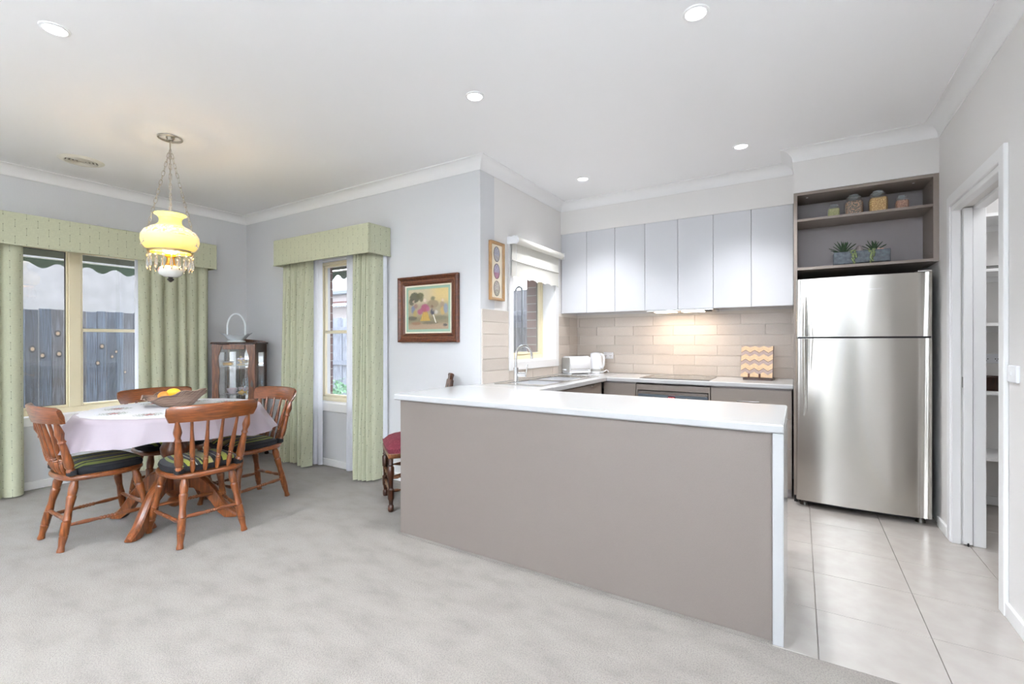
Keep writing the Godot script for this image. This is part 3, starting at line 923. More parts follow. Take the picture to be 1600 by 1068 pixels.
	obj("stem", rod(sf(), Vector3(0, 0, 0), Vector3(0, 0.5, 0), 0.02), M.knot, b)
	# awnings: canvas on a rail with a scalloped valance
	var awn := func(label: String, at: Vector3, turn: float, half: float, reach: float, phase: float):
		var a := thing("awning", label, "awning", at, turn)
		obj("canvas", grid(sf(), [[Vector3(-half, 0.55, 0), Vector3(half, 0.55, 0)], [Vector3(-half, 0.02, reach), Vector3(half, 0.02, reach)]], Vector3.UP, null, Vector3(0, -0.004, 0)), M.awning_under, a)
		obj("rail", rod(sf(), Vector3(-half, 0, reach), Vector3(half, 0, reach), 0.007), M.vent_cream, a)
		var rows := [[], []]
		var n := int(half * 2 / 0.0145)
		for i in n + 1:
			var u := -half + half * 2 * i / n
			rows[0].append(Vector3(u, -0.004, reach + 0.004))
			rows[1].append(Vector3(u, -0.072 - 0.028 * cos((u - phase) / 0.232 * TAU), reach + 0.004))
		obj("valance", grid(sf(), rows, Vector3.BACK, null, Vector3(0, 0, 0.003)), M.awning_green, a)
	awn.call("dark green canvas awning with scalloped valance over the large left window", Vector3(XL - 0.2, 2.075, -1.53), -PI / 2, 1.1, 0.69, 0.035)
	awn.call("dark green canvas awning with scalloped valance over the narrow window", Vector3(-4.3, 2.085, ZD - 0.2), PI, 1.15, 0.45, 0.075)
	# brick outer leaf beside the narrow window and beside the sink window
	for s in 2:
		var wl := struct("wall_brick_%d" % (s + 1))
		wl.position = [Vector3(-4.325, 0, ZD - 0.2), Vector3(XK - 0.2, 0, -4.298)][s]
		var c := 0
		var yy := -0.25
		obj("mortar_bed", bx(Vector3(-0.6, -0.25, -0.08), Vector3(-0.003, 2.4, 0.0)) if s == 0 else bx(Vector3(-0.11, -0.25, -0.5), Vector3(0.0, 2.4, -0.003)), M.mortar, wl)
		while yy < 2.35:
			var st: SurfaceTool
			var l := 0.23 if c % 2 == 0 else 0.11
			for part in 2:
				var a := 0.0 if part == 0 else l + 0.01
				var bb := l if part == 0 else l + 0.24
				if s == 0: st = bx(Vector3(-bb, yy, -0.083), Vector3(-a, yy + 0.076, 0.002), 0.003)
				else: st = bx(Vector3(-0.113, yy, -bb), Vector3(0.002, yy + 0.076, -a), 0.003)
				obj("brick", st, M["brick_%d" % rng.randi_range(0, 2)], wl)
			yy += 0.086
			c += 1
	# grey hose looped outside the sink window
	tag(obj("hose", tube(sf(), [Vector3(-3.0, 1.86, -4.95), Vector3(-2.99, 1.9, -4.96), Vector3(-2.96, 1.92, -4.97), Vector3(-2.93, 1.9, -4.98), Vector3(-2.92, 1.86, -4.98), Vector3(-2.92, 1.4, -4.98), Vector3(-2.92, 0.9, -4.98), Vector3(-2.92, -0.25, -4.98)], 0.014, 8), M.gutter), "grey bent pipe standing outside the sink window by the bricks", "pipe")

# ---------------------------------------------------------------- kitchen
func kitchen() -> void:
	# one continuous white worktop: peninsula with waterfall end, sink run, cooktop run
	var T := 0.9; var B := 0.863
	var wt := thing("worktop", "glossy white stone worktop running round the kitchen with a waterfall end", "worktop")
	obj("peninsula_slab", bx(Vector3(-2.249, B, -2.875), Vector3(-0.054, T, -2.177), 0.006), M.stone, wt)
	obj("waterfall_end", bx(Vector3(-0.094, 0.0, -2.875), Vector3(-0.054, B, -2.177), 0.003), M.stone, wt)
	var sk := sf()   # sink run with the cut-out for the bowls
	box(sk, Vector3(XK + 0.004, B, -3.10), Vector3(-1.555, T, -2.875), 0.001)
	box(sk, Vector3(XK + 0.004, B, -4.30), Vector3(-2.09, T, -3.10))
	box(sk, Vector3(-1.65, B, -4.30), Vector3(-1.555, T, -3.10), 0.004)
	box(sk, Vector3(XK + 0.004, B, ZB + 0.004), Vector3(-1.555, T, -4.30), 0.001)
	box(sk, Vector3(-2.2, B, -3.012), Vector3(XK + 0.004, T, -2.875), 0.001)
	obj("sink_run_slab", sk, M.stone, wt)
	obj("cooktop_run_slab", bx(Vector3(-1.555, B, ZB + 0.004), Vector3(-0.037, T, -4.22), 0.006), M.stone, wt)
	# peninsula
	var p := thing("peninsula_cabinet", "long taupe laminate panelled peninsula under the white worktop, facing the dining room", "cabinet", Vector3(-1.15, 0, -2.5))
	var X0 := -2.21 + 1.15; var X1 := -0.095 + 1.15
	obj("front_panel", bx(Vector3(X0, 0.0, 0.282), Vector3(X1, 0.862, 0.3), 0.001), M.laminate_shaded, p)
	obj("end_panel", bx(Vector3(X0, 0.0, -0.36), Vector3(X0 + 0.018, 0.862, 0.282), 0.001), M.laminate_shaded, p)
	obj("body", bx(Vector3(X0 + 0.02, 0.1, -0.33), Vector3(X1, 0.86, 0.28)), M.laminate_back, p)
	obj("kickboard", bx(Vector3(X0 + 0.6, 0, -0.3), Vector3(X1, 0.1, 0.2)), M.laminate_back, p)
	for i in 3:
		obj("door", bx(Vector3(X0 + 0.66 + i * 0.48, 0.11, -0.35), Vector3(X0 + 1.136 + i * 0.48, 0.855, -0.332), 0.001), M.laminate, p)
	# sink run base
	var s := thing("sink_cabinet", "taupe laminate base cupboards under the sink, seen edge-on past the peninsula", "cabinet", Vector3(-1.87, 0, -3.85))
	obj("body", bx(Vector3(-0.28, 0.1, -1.03), Vector3(0.252, 0.72, 0.95)), M.laminate_back, s)
	obj("kickboard", bx(Vector3(-0.28, 0.0, -1.03), Vector3(0.2, 0.1, 0.95)), M.laminate_back, s)
	for i in 3:
		var z0 := 0.93 - 0.43 * (i + 1)
		var d := obj("door", bx(Vector3(0.254, 0.11, z0 + 0.001), Vector3(0.272, 0.848, z0 + 0.429), 0.001), M.laminate, s)
		if i == 2:
			obj("catch", bx(Vector3(0.272, 0.83, z0 + 0.2), Vector3(0.28, 0.845, z0 + 0.26), 0.002), M.chrome, d)
	# back run: corner door, oven housing, drawers
	var o := thing("corner_cabinet", "narrow taupe base cupboard left of the oven", "cabinet", Vector3(-1.44, 0, -4.5))
	obj("body", bx(Vector3(-0.15, 0.1, -0.39), Vector3(0.16, 0.86, 0.236)), M.laminate_back, o)
	obj("door", bx(Vector3(-0.148, 0.11, 0.238), Vector3(0.16, 0.848, 0.256), 0.001), M.laminate, o)
	obj("kickboard", bx(Vector3(-0.15, 0, -0.39), Vector3(0.16, 0.1, 0.2)), M.laminate_back, o)
	o = thing("oven_housing", "taupe laminate housing framing the built-in oven", "cabinet", Vector3(-0.96, 0, -4.5))
	obj("top_rail", bx(Vector3(-0.315, 0.797, 0.2), Vector3(0.315, 0.848, 0.256), 0.001), M.laminate, o)
	obj("side_panel", bx(Vector3(-0.315, 0.1, -0.39), Vector3(-0.303, 0.797, 0.256), 0.001), M.laminate, o)
	obj("side_panel", bx(Vector3(0.303, 0.1, -0.39), Vector3(0.315, 0.797, 0.256), 0.001), M.laminate, o)
	obj("kickboard", bx(Vector3(-0.315, 0, -0.39), Vector3(0.315, 0.1, 0.2)), M.laminate_back, o)
	o = thing("oven", "built-in oven with stainless trim, grey panel and red clock display", "oven", Vector3(-0.96, 0, -4.5))
	obj("body", bx(Vector3(-0.3, 0.2, -0.3), Vector3(0.3, 0.79, 0.22)), M.dark, o)
	obj("trim", bx(Vector3(-0.297, 0.762, 0.22), Vector3(0.297, 0.79, 0.262), 0.004), M.steel_plain, o)
	var cpn := obj("control_panel", bx(Vector3(-0.297, 0.66, 0.22), Vector3(0.297, 0.762, 0.256), 0.003), mat("oven_panel", c8(96, 106, 116), 0.25), o)
	for xx in [-0.153, 0.13]:
		obj("knob", turned(sf(), Vector3(xx, 0.722, 0.256), Vector3(xx, 0.722, 0.285), [Vector2(0, 1), Vector2(0.019, 1), Vector2(0.022, 0.85), Vector2(0.022, 0)], 18), M.steel_plain, cpn)
	obj("display", bx(Vector3(-0.032, 0.718, 0.254), Vector3(0.03, 0.752, 0.2575)), mat("display_dark", c8(90, 14, 22), 0.2), cpn)
	var tm := TextMesh.new()
	tm.text = "14:21"; tm.font_size = 16; tm.pixel_size = 0.0013; tm.depth = 0.0005
	var red := mat("display_digits", c8(255, 190, 196), 0.4)
	red.emission_enabled = true; red.emission = c8(255, 120, 130); red.emission_energy_multiplier = 1.5
	piece("display_digits", tm, red, cpn, Vector3(-0.001, 0.735, 0.258))
	obj("door", bx(Vector3(-0.297, 0.2, 0.22), Vector3(0.297, 0.65, 0.258), 0.003), M.black_glass, o)
	obj("handle", rod(sf(), Vector3(-0.25, 0.61, 0.29), Vector3(0.25, 0.61, 0.29), 0.008), M.steel_plain, o)
	o = thing("drawer_cabinet", "taupe laminate drawer unit between the oven and the fridge panel", "cabinet", Vector3(-0.35, 0, -4.5))
	obj("body", bx(Vector3(-0.29, 0.1, -0.39), Vector3(0.3, 0.86, 0.236)), M.laminate_back, o)
	for q in [[0.626, 0.848], [0.4, 0.622], [0.078, 0.396]]:
		obj("drawer", bx(Vector3(-0.288, q[0], 0.238), Vector3(0.298, q[1], 0.256), 0.001), M.laminate, o)
	obj("drawer_handle", bx(Vector3(-0.09, 0.742, 0.256), Vector3(0.08, 0.752, 0.28), 0.003), M.chrome, o)
	obj("kickboard", bx(Vector3(-0.29, 0, -0.39), Vector3(0.298, 0.078, 0.21)), M.laminate_back, o)
	# wall cupboards: seven flat doors
	var seams := [-2.148, -1.861, -1.561, -1.262, -0.958, -0.654, -0.350, -0.040]
	var names := ["flat white wall cupboard at the window end of the row", "flat white wall cupboard, second from the window", "flat white wall cupboard, third from the window, left of the range hood", "flat white wall cupboard over the left half of the range hood", "flat white wall cupboard over the right half of the range hood", "flat white wall cupboard, second from the fridge tower", "flat white wall cupboard touching the fridge tower"]
	for i in 7:
		var a: float = seams[i]; var b: float = seams[i + 1]; var m := (a + b) / 2; var hw := (b - a) / 2
		var c := thing("wall_cupboard", names[i], "cupboard", Vector3(m, 1.535, -4.69), 0, "row of white wall cupboards")
		var hood := i == 3 or i == 4
		obj("body", bx(Vector3(-hw + 0.0005, 0.05 if hood else 0.012, -0.208), Vector3(hw - 0.0005, 0.833, 0.186)), M.cupboard, c)
		obj("door", bx(Vector3(-hw + 0.0015, 0.0, 0.188), Vector3(hw - 0.0015, 0.833, 0.206), 0.0015), M.cupboard, c)
	# slide-out range hood below the middle pair
	var h := thing("range_hood", "slim stainless slide-out range hood with two lit lamps under the wall cupboards", "range hood", Vector3(-0.957, 1.535, -4.66))
	obj("body", bx(Vector3(-0.3, -0.014, -0.23), Vector3(0.3, 0.045, 0.15), 0.003), M.steel_plain, h)
	obj("switch", bx(Vector3(0.22, -0.022, 0.06), Vector3(0.28, -0.012, 0.13), 0.003), M.dark, h)
	var warm := mat("hood_lamp_glow", Color(1, 0.95, 0.88), 0.5)
	warm.emission_enabled = true; warm.emission = Color(1.0, 0.9, 0.78); warm.emission_energy_multiplier = 5.0
	for xx in [-0.14, 0.11]:
		var lp := obj("lamp", bx(Vector3(xx - 0.095, -0.021, -0.02), Vector3(xx + 0.095, -0.014, 0.10), 0.002), warm, h)
		var al := AreaLight3D.new()
		al.name = "lamp_light"
		al.area_size = Vector2(0.18, 0.1)
		al.light_color = Color(1.0, 0.9, 0.8)
		al.light_energy = HOOD
		al.area_range = 4
		al.area_attenuation = 2
		al.shadow_enabled = true
		lp.add_child(al)
		al.position = Vector3(xx, -0.024, 0.04)
		al.rotation.x = -PI / 2
	# cooktop
	var ct := thing("cooktop", "black glass cooktop flush in the worktop below the range hood", "cooktop", Vector3(-0.957, T, -4.5))
	obj("glass_plate", bx(Vector3(-0.3, -0.006, -0.23), Vector3(0.3, 0.005, 0.22), 0.002), M.black_glass, ct)
	for q in [[-0.15, -0.1, 0.09], [0.15, -0.1, 0.07], [-0.15, 0.1, 0.07], [0.15, 0.1, 0.09]]:
		var kp := X
		X = Transform3D(Basis(), Vector3(q[0], 0.0052, q[1]))
		obj("heating_ring", lathe(sf(), [Vector2(q[2] - 0.003, 0), Vector2(q[2] - 0.0015, 0.0006), Vector2(q[2], 0)], 32), M.plastic_grey, ct)
		X = kp
	# sink: two bowls and a drainer
	var si := thing("sink", "stainless steel double bowl sink with drainer set in the worktop under the window", "sink", Vector3(-1.87, T, -3.70))
	var rim := sf()
	var bowls := [[0.13, 0.50], [-0.30, 0.07]]
	var xs0 := -0.215; var xs1 := 0.215
	box(rim, Vector3(xs0, -0.004, 0.50), Vector3(xs1, 0.005, 0.59), 0.002)
	box(rim, Vector3(xs0, -0.004, 0.07), Vector3(xs1, 0.005, 0.13), 0.002)
	box(rim, Vector3(xs0, -0.004, -0.59), Vector3(xs1, 0.003, -0.30), 0.002)
	for b in bowls:
		box(rim, Vector3(xs0, -0.004, b[0]), Vector3(xs0 + 0.06, 0.005, b[1]), 0.002)
		box(rim, Vector3(xs1 - 0.03, -0.004, b[0]), Vector3(xs1, 0.005, b[1]), 0.002)
	mat("sink_steel", c8(226, 227, 229), 0.42, 0.6)
	obj("rim", rim, M.steel_plain, si)
	for b in bowls:
		var bs := sf()
		var xa := xs0 + 0.06; var xb := xs1 - 0.03
		box(bs, Vector3(xa - 0.002, -0.16, b[0]), Vector3(xa, 0.002, b[1]))
		box(bs, Vector3(xb, -0.16, b[0]), Vector3(xb + 0.002, 0.002, b[1]))
		box(bs, Vector3(xa, -0.16, b[0] - 0.002), Vector3(xb, 0.002, b[0]))
		box(bs, Vector3(xa, -0.16, b[1]), Vector3(xb, 0.002, b[1] + 0.002))
		box(bs, Vector3(xa, -0.163, b[0]), Vector3(xb, -0.16, b[1]))
		obj("bowl", bs, M.sink_steel, si)
	for i in 7:
		var xx := xs0 + 0.07 + i * 0.045
		obj("drainer_rib", bx(Vector3(xx, 0.003, -0.55), Vector3(xx + 0.015, 0.007, -0.34), 0.002), M.steel_plain, si)
	# mixer tap
	var tp := thing("tap", "chrome gooseneck mixer tap with side lever behind the sink", "tap", Vector3(-1.985, T + 0.005, -3.28))
	obj("body", lathe(sf(), [Vector2(0.026, 0), Vector2(0.026, 0.006), Vector2(0.02, 0.008), Vector2(0.02, 0.12), Vector2(0.0, 0.122)], 20), M.chrome, tp)
	var arc := [Vector3(0, 0.11, 0), Vector3(0, 0.20, 0)]
	var dir := Vector3(0.35, 0, -0.94).normalized()
	for i in 13:
		var a := PI - PI * 1.0 * i / 12.0
		arc.append(dir * (0.085 + 0.085 * cos(a)) + Vector3.UP * (0.215 + 0.085 * sin(a)))
	arc.append(dir * 0.17 + Vector3.UP * 0.185)
	obj("spout", tube(sf(), arc, 0.0105, 12), M.chrome, tp)
	var side := Vector3(0.8, 0, -0.6)
	obj("lever_body", rod(sf(), Vector3(0, 0.062, 0), side * 0.075 + Vector3(0, 0.062, 0), 0.019, 16), M.chrome, tp)
	obj("lever", rod(sf(), side * 0.08 + Vector3(0, 0.04, 0), side * 0.095 + Vector3(0, 0.145, 0), 0.0045), M.chrome, tp)

const HOOD := 0.085

func fridge_corner() -> void:
	# tall housing of taupe board round the fridge
	var t := thing("fridge_housing", "tall taupe laminate housing with open shelves over the fridge", "shelf unit", Vector3(0.382, 0, -4.5))
	var x0 := -0.418; var x1 := 0.418; var zf := 0.332
	obj("side_panel", bx(Vector3(x0, 0.065, -0.4), Vector3(x0 + 0.024, 2.366, zf), 0.001), M.laminate, t)
	obj("side_panel", bx(Vector3(x1 - 0.03, 1.775, 0.0), Vector3(x1 - 0.0, 2.366, zf), 0.001), M.laminate, t)
	obj("top_board", bx(Vector3(x0 + 0.024, 2.345, 0.02), Vector3(x1 - 0.03, 2.366, zf), 0.001), M.laminate, t)
	obj("shelf", bx(Vector3(x0 + 0.024, 2.147, 0.02), Vector3(x1 - 0.03, 2.165, zf - 0.004), 0.001), M.laminate, t)
	obj("shelf", bx(Vector3(x0 + 0.024, 1.777, -0.4), Vector3(x1 - 0.03, 1.797, zf), 0.001), M.laminate, t)
	obj("back_panel", bx(Vector3(x0 + 0.024, 1.797, 0.0), Vector3(x1 - 0.03, 2.345, 0.02)), M.laminate_back, t)
	obj("foot", bx(Vector3(x0 + 0.002, 0, -0.38), Vector3(x0 + 0.022, 0.065, zf - 0.05)), M.dark, t)
	for q in [[-0.33, 2.343], [0.3, 2.343]]:
		obj("fixing_cap", lathe(sf(), [Vector2(0, q[1]), Vector2(0.007, q[1]), Vector2(0.008, q[1] + 0.003)], 10), M.white, t).position = Vector3(q[0], 0, 0.24)
	for yy in [1.84, 2.26, 2.30]:
		obj("shelf_pin", bx(Vector3(x1 - 0.034, yy, 0.27), Vector3(x1 - 0.03, yy + 0.008, 0.278), 0.001), M.steel_plain, t)
	# fridge: freezer door over fridge door, tapered finger grips down the hinge-free edge
	var f := thing("fridge", "large stainless steel fridge with the freezer door on top", "fridge", Vector3(0.368, 0, -4.5))
	var fx0 := -0.388; var fx1 := 0.388
	obj("body", bx(Vector3(fx0 + 0.01, 0.05, -0.3), Vector3(fx1 - 0.01, 1.69, 0.33), 0.006), mat("fridge_grey", c8(92, 94, 98), 0.4), f)
	var prof := []   # door outline seen from above: x, z
	var front := func(x: float) -> float: return 0.39 + 0.022 * (1.0 - pow((x - 0.02) / 0.37, 2.0))
	var door := func(y0: float, y1: float) -> SurfaceTool:
		var st := sf()
		var pts: Array[Vector2] = [Vector2(fx0, 0.335), Vector2(fx0, 0.372), Vector2(fx0 + 0.004, 0.382), Vector2(fx0 + 0.012, 0.388), Vector2(fx0 + 0.02, 0.386), Vector2(fx0 + 0.026, 0.389)]
		for i in 21:
			var x := lerpf(fx0 + 0.045, fx1 - 0.075, i / 20.0)
			pts.append(Vector2(x, front.call(x)))
		pts.append_array([Vector2(fx1 - 0.066, front.call(fx1 - 0.07) - 0.001), Vector2(fx1 - 0.055, 0.396), Vector2(fx1 - 0.044, 0.388), Vector2(fx1 - 0.03, 0.396), Vector2(fx1 - 0.012, 0.397), Vector2(fx1 - 0.003, 0.392), Vector2(fx1, 0.38), Vector2(fx1, 0.335)])
		var u := 0.0
		st.set_smooth_group(1)
		for i in pts.size() - 1:
			var a := pts[i]; var b := pts[i + 1]
			var du := a.distance_to(b)
			quad(st, Vector3(a.x, y0, a.y), Vector3(b.x, y0, b.y), Vector3(b.x, y1, b.y), Vector3(a.x, y1, a.y), Vector3(a.y - b.y, 0, b.x - a.x), Vector2(u, y0), Vector2(u + du, y0), Vector2(u + du, y1), Vector2(u, y1))
			u += du
		st.set_smooth_group(-1)
		for yy in [y0, y1]:
			for i in range(1, pts.size() - 1):
				tri(st, Vector3(pts[0].x, yy, pts[0].y), Vector3(pts[i].x, yy, pts[i].y), Vector3(pts[i + 1].x, yy, pts[i + 1].y), Vector3(0, yy - (y0 + y1) / 2, 0), pts[0], pts[i], pts[i + 1])
		return st
	var d1 := obj("freezer_door", door.call(1.271, 1.70), M.steel, f)
	var d2 := obj("fridge_door", door.call(0.05, 1.258), M.steel, f)
	obj("seam", bx(Vector3(fx0 + 0.012, 1.256, 0.3), Vector3(fx1 - 0.006, 1.273, 0.378)), M.dark, f)
	# grips: a sliver of dark recess with a bright swelling lip on either side
	var grip := func(tip: float, base: float, parent: Node3D):
		var rec := []; var lip := []; var lip2 := []
		for i in 13:
			var s := i / 12.0
			var y := lerpf(tip, base, s)
			var w := 0.012 * s
			var xc := -0.318
			var zz: float = front.call(xc)
			rec.append([Vector3(xc - w * 0.4, y, zz + 0.0012), Vector3(xc + w * 0.6, y, zz + 0.0012)])
			var l := []; var m := []
			for k in 7:
				var a := PI * k / 6.0
				l.append(Vector3(xc - w * 0.4 - 0.013 + 0.013 * -cos(a), y, zz - 0.002 + sin(a) * 0.017 * s))
				m.append(Vector3(xc + w * 0.6 + 0.02 + 0.02 * -cos(a), y, zz - 0.002 + sin(a) * 0.008 * s))
			lip.append(l); lip2.append(m)
		var g := sf()
		grid(g, lip, Vector3.BACK)
		grid(g, lip2, Vector3.BACK)
		obj("grip", g, M.steel, parent)
		obj("grip_recess", grid(sf(), rec, Vector3.BACK), M.steel_dark, parent)
	grip.call(1.607, 1.273, d1)
	grip.call(0.685, 1.256, d2)
	var tm := TextMesh.new()
	tm.text = "FISHER&PAYKEL"; tm.font_size = 16; tm.pixel_size = 0.00078; tm.depth = 0.0006
	piece("badge", tm, M.chrome, d1, Vector3(0.075, 1.602, front.call(0.075) + 0.0006))
	obj("hinge_cap", bx(Vector3(fx1 - 0.075, 1.70, 0.25), Vector3(fx1, 1.715, 0.392), 0.004), M.steel_plain, f)
	obj("base_grille", bx(Vector3(fx0 + 0.02, 0.015, 0.2), Vector3(fx1 - 0.02, 0.05, 0.32)), M.dark, f)
	for xx in [fx0 + 0.05, fx1 - 0.05]:
		obj("foot", rod(sf(), Vector3(xx, 0, 0.31), Vector3(xx, 0.05, 0.31), 0.03, 14, 0.016), M.steel_dark, f)
		obj("foot", rod(sf(), Vector3(xx, 0, -0.2), Vector3(xx, 0.05, -0.2), 0.03, 14, 0.016), M.steel_dark, f)
	# storage jars on the upper shelf
	var fill := func(lo: Color, hi: Color, seed_: int, q: float) -> StandardMaterial3D:
		var m := mat("filling_%d" % seed_, Color(1, 1, 1), 0.8)
		m.albedo_texture = noise(seed_, q, 2, [[0.25, 0.75], [lo, hi]], 256, FastNoiseLite.TYPE_CELLULAR)
		return tri_map(m, Vector3.ONE * 6)
	var jars := [[0.222, 0.075, 0.105, 0.055, c8(150, 150, 80), c8(226, 226, 170), "small square glass jar of pale green split peas, leftmost on the top shelf"],
		[0.345, 0.108, 0.155, 0.095, c8(70, 70, 50), c8(214, 150, 110), "large square glass jar of tricolour pasta spirals on the top shelf"],
		[0.487, 0.108, 0.16, 0.115, c8(170, 120, 50), c8(236, 206, 130), "large square glass jar of golden pasta shapes on the top shelf"],
		[0.622, 0.074, 0.105, 0.06, c8(130, 78, 60), c8(226, 178, 146), "small square glass jar of brown nuts, rightmost on the top shelf"]]
	var lid_m := mat("lid_glass", Color(0.9, 0.95, 0.96, 0.3), 0.05)
	lid_m.transparency = BaseMaterial3D.TRANSPARENCY_ALPHA
	for i in 4:
		var j = jars[i]
		var w: float = j[1] / 2; var hh: float = j[2]
		var jr := thing("storage_jar", j[6], "jar", Vector3(j[0], 2.165, -4.285), 0, "glass jars on the top shelf")
		var body := sf()
		box(body, Vector3(-w, 0, -w), Vector3(w, hh * 0.72, w), w * 0.22)
		obj("jar_body", body, M.jar_glass, jr)
		obj("neck", lathe(sf(), [Vector2(w * 0.95, hh * 0.70), Vector2(w * 0.8, hh * 0.76), Vector2(w * 0.78, hh * 0.8), Vector2(w * 0.9, hh * 0.81), Vector2(w * 0.92, hh * 0.85), Vector2(w * 0.8, hh * 0.87)], 20), M.jar_glass, jr)
		obj("lid", lathe(sf(), [Vector2(w * 0.86, hh * 0.87), Vector2(w * 0.86, hh * 0.9), Vector2(w * 0.62, hh * 0.93), Vector2(w * 0.55, hh * 0.97), Vector2(w * 0.6, hh * 1.0), Vector2(w * 0.5, hh * 1.03), Vector2(0, hh * 1.04)], 20), lid_m, jr)
		obj("contents", box(sf(), Vector3(-w * 0.93, 0.004, -w * 0.93), Vector3(w * 0.93, hh * 0.68, w * 0.93), w * 0.2), fill.call(j[4], j[5], 101 + i, [0.16, 0.07, 0.09, 0.12][i]), jr).set_meta("kind", "stuff")
	# trough of succulents on the lower shelf
	var pl := thing("succulent_trough", "grey trough of succulents with spiky rosettes and trailing strings on the lower shelf", "planter", Vector3(0.385, 1.797, -4.262))
	obj("trough", box(box(box(box(bx(Vector3(-0.165, 0, -0.045), Vector3(0.165, 0.012, 0.055)), Vector3(-0.165, 0, 0.045), Vector3(0.165, 0.098, 0.055), 0.002), Vector3(-0.165, 0, -0.055), Vector3(0.165, 0.098, -0.045), 0.002), Vector3(-0.165, 0, -0.05), Vector3(-0.155, 0.098, 0.05), 0.002), Vector3(0.155, 0, -0.05), Vector3(0.165, 0.098, 0.05), 0.002), M.planter, pl)
	obj("gravel", bx(Vector3(-0.155, 0.01, -0.046), Vector3(0.155, 0.092, 0.046)), M.pebble, pl)
	for q in [[-0.105, 24, 0.115], [0.075, 20, 0.1]]:
		for i in q[1]:
			var a: float = TAU * i * 0.382; var el: float = lerpf(1.45, 0.25, float(i) / q[1])
			var d := Vector3(cos(a) * cos(el), sin(el), sin(a) * cos(el))
			var base := Vector3(q[0], 0.09, 0.0)
			var l: float = q[2] * rng.randf_range(0.85, 1.05)
			var s := d.cross(Vector3.UP).normalized() * 0.0075
			var n := s.cross(d).normalized()
			var st := sf()
			var rows := []
			for k in 5:
				var f2 := k / 4.0
				var w: float = [0.7, 1.0, 0.9, 0.6, 0.04][k]
				var c: Vector3 = base + d * l * f2 - Vector3.UP * 0.012 * f2 * f2
				rows.append([c - s * w + n * 0.002, c - n * 0.002 * w, c + s * w + n * 0.002])
			grid(st, rows, n, null, n * -0.0015)
			obj("leaf", st, M.leaf, pl)
	for q in [[-0.045, 0.125], [0.06, 0.125]]:
		for s in 3:
			var bead := sf()
			var xs: float = q[0] + (s - 1) * 0.012
			for k in 11 - s * 3:
				ball(bead, Vector3(xs + rng.randf_range(-0.007, 0.007) + (0.012 if s == 0 else 0.0) * k / 10.0, 0.10 - k * 0.0115, 0.06 + rng.randf_range(-0.003, 0.004)), Vector3(0.0065, 0.0075, 0.0065), 7, 5)
			obj("trailing_stem", bead, M.leaf_pale, pl)
	for i in 22:
		obj("pebble", ball(sf(), Vector3(rng.randf_range(-0.15, 0.15), 0.094, rng.randf_range(-0.04, 0.045)), Vector3(0.011, 0.008, 0.01) * rng.randf_range(0.7, 1.2), 7, 5), [M.pebble, M.pebble_grey][i % 2], pl)
	for i in 8:
		obj("pebble", ball(sf(), Vector3(rng.randf_range(0.1, 0.15), 0.1, rng.randf_range(-0.03, 0.04)), Vector3(0.014, 0.01, 0.012), 7, 5), M.pebble_pink, pl)
	obj("crystal_stone", lathe(sf(), [Vector2(0.03, 0.09), Vector2(0.026, 0.115), Vector2(0.012, 0.14), Vector2(0, 0.148)], 6), M.pebble_grey, pl).position.x = -0.01

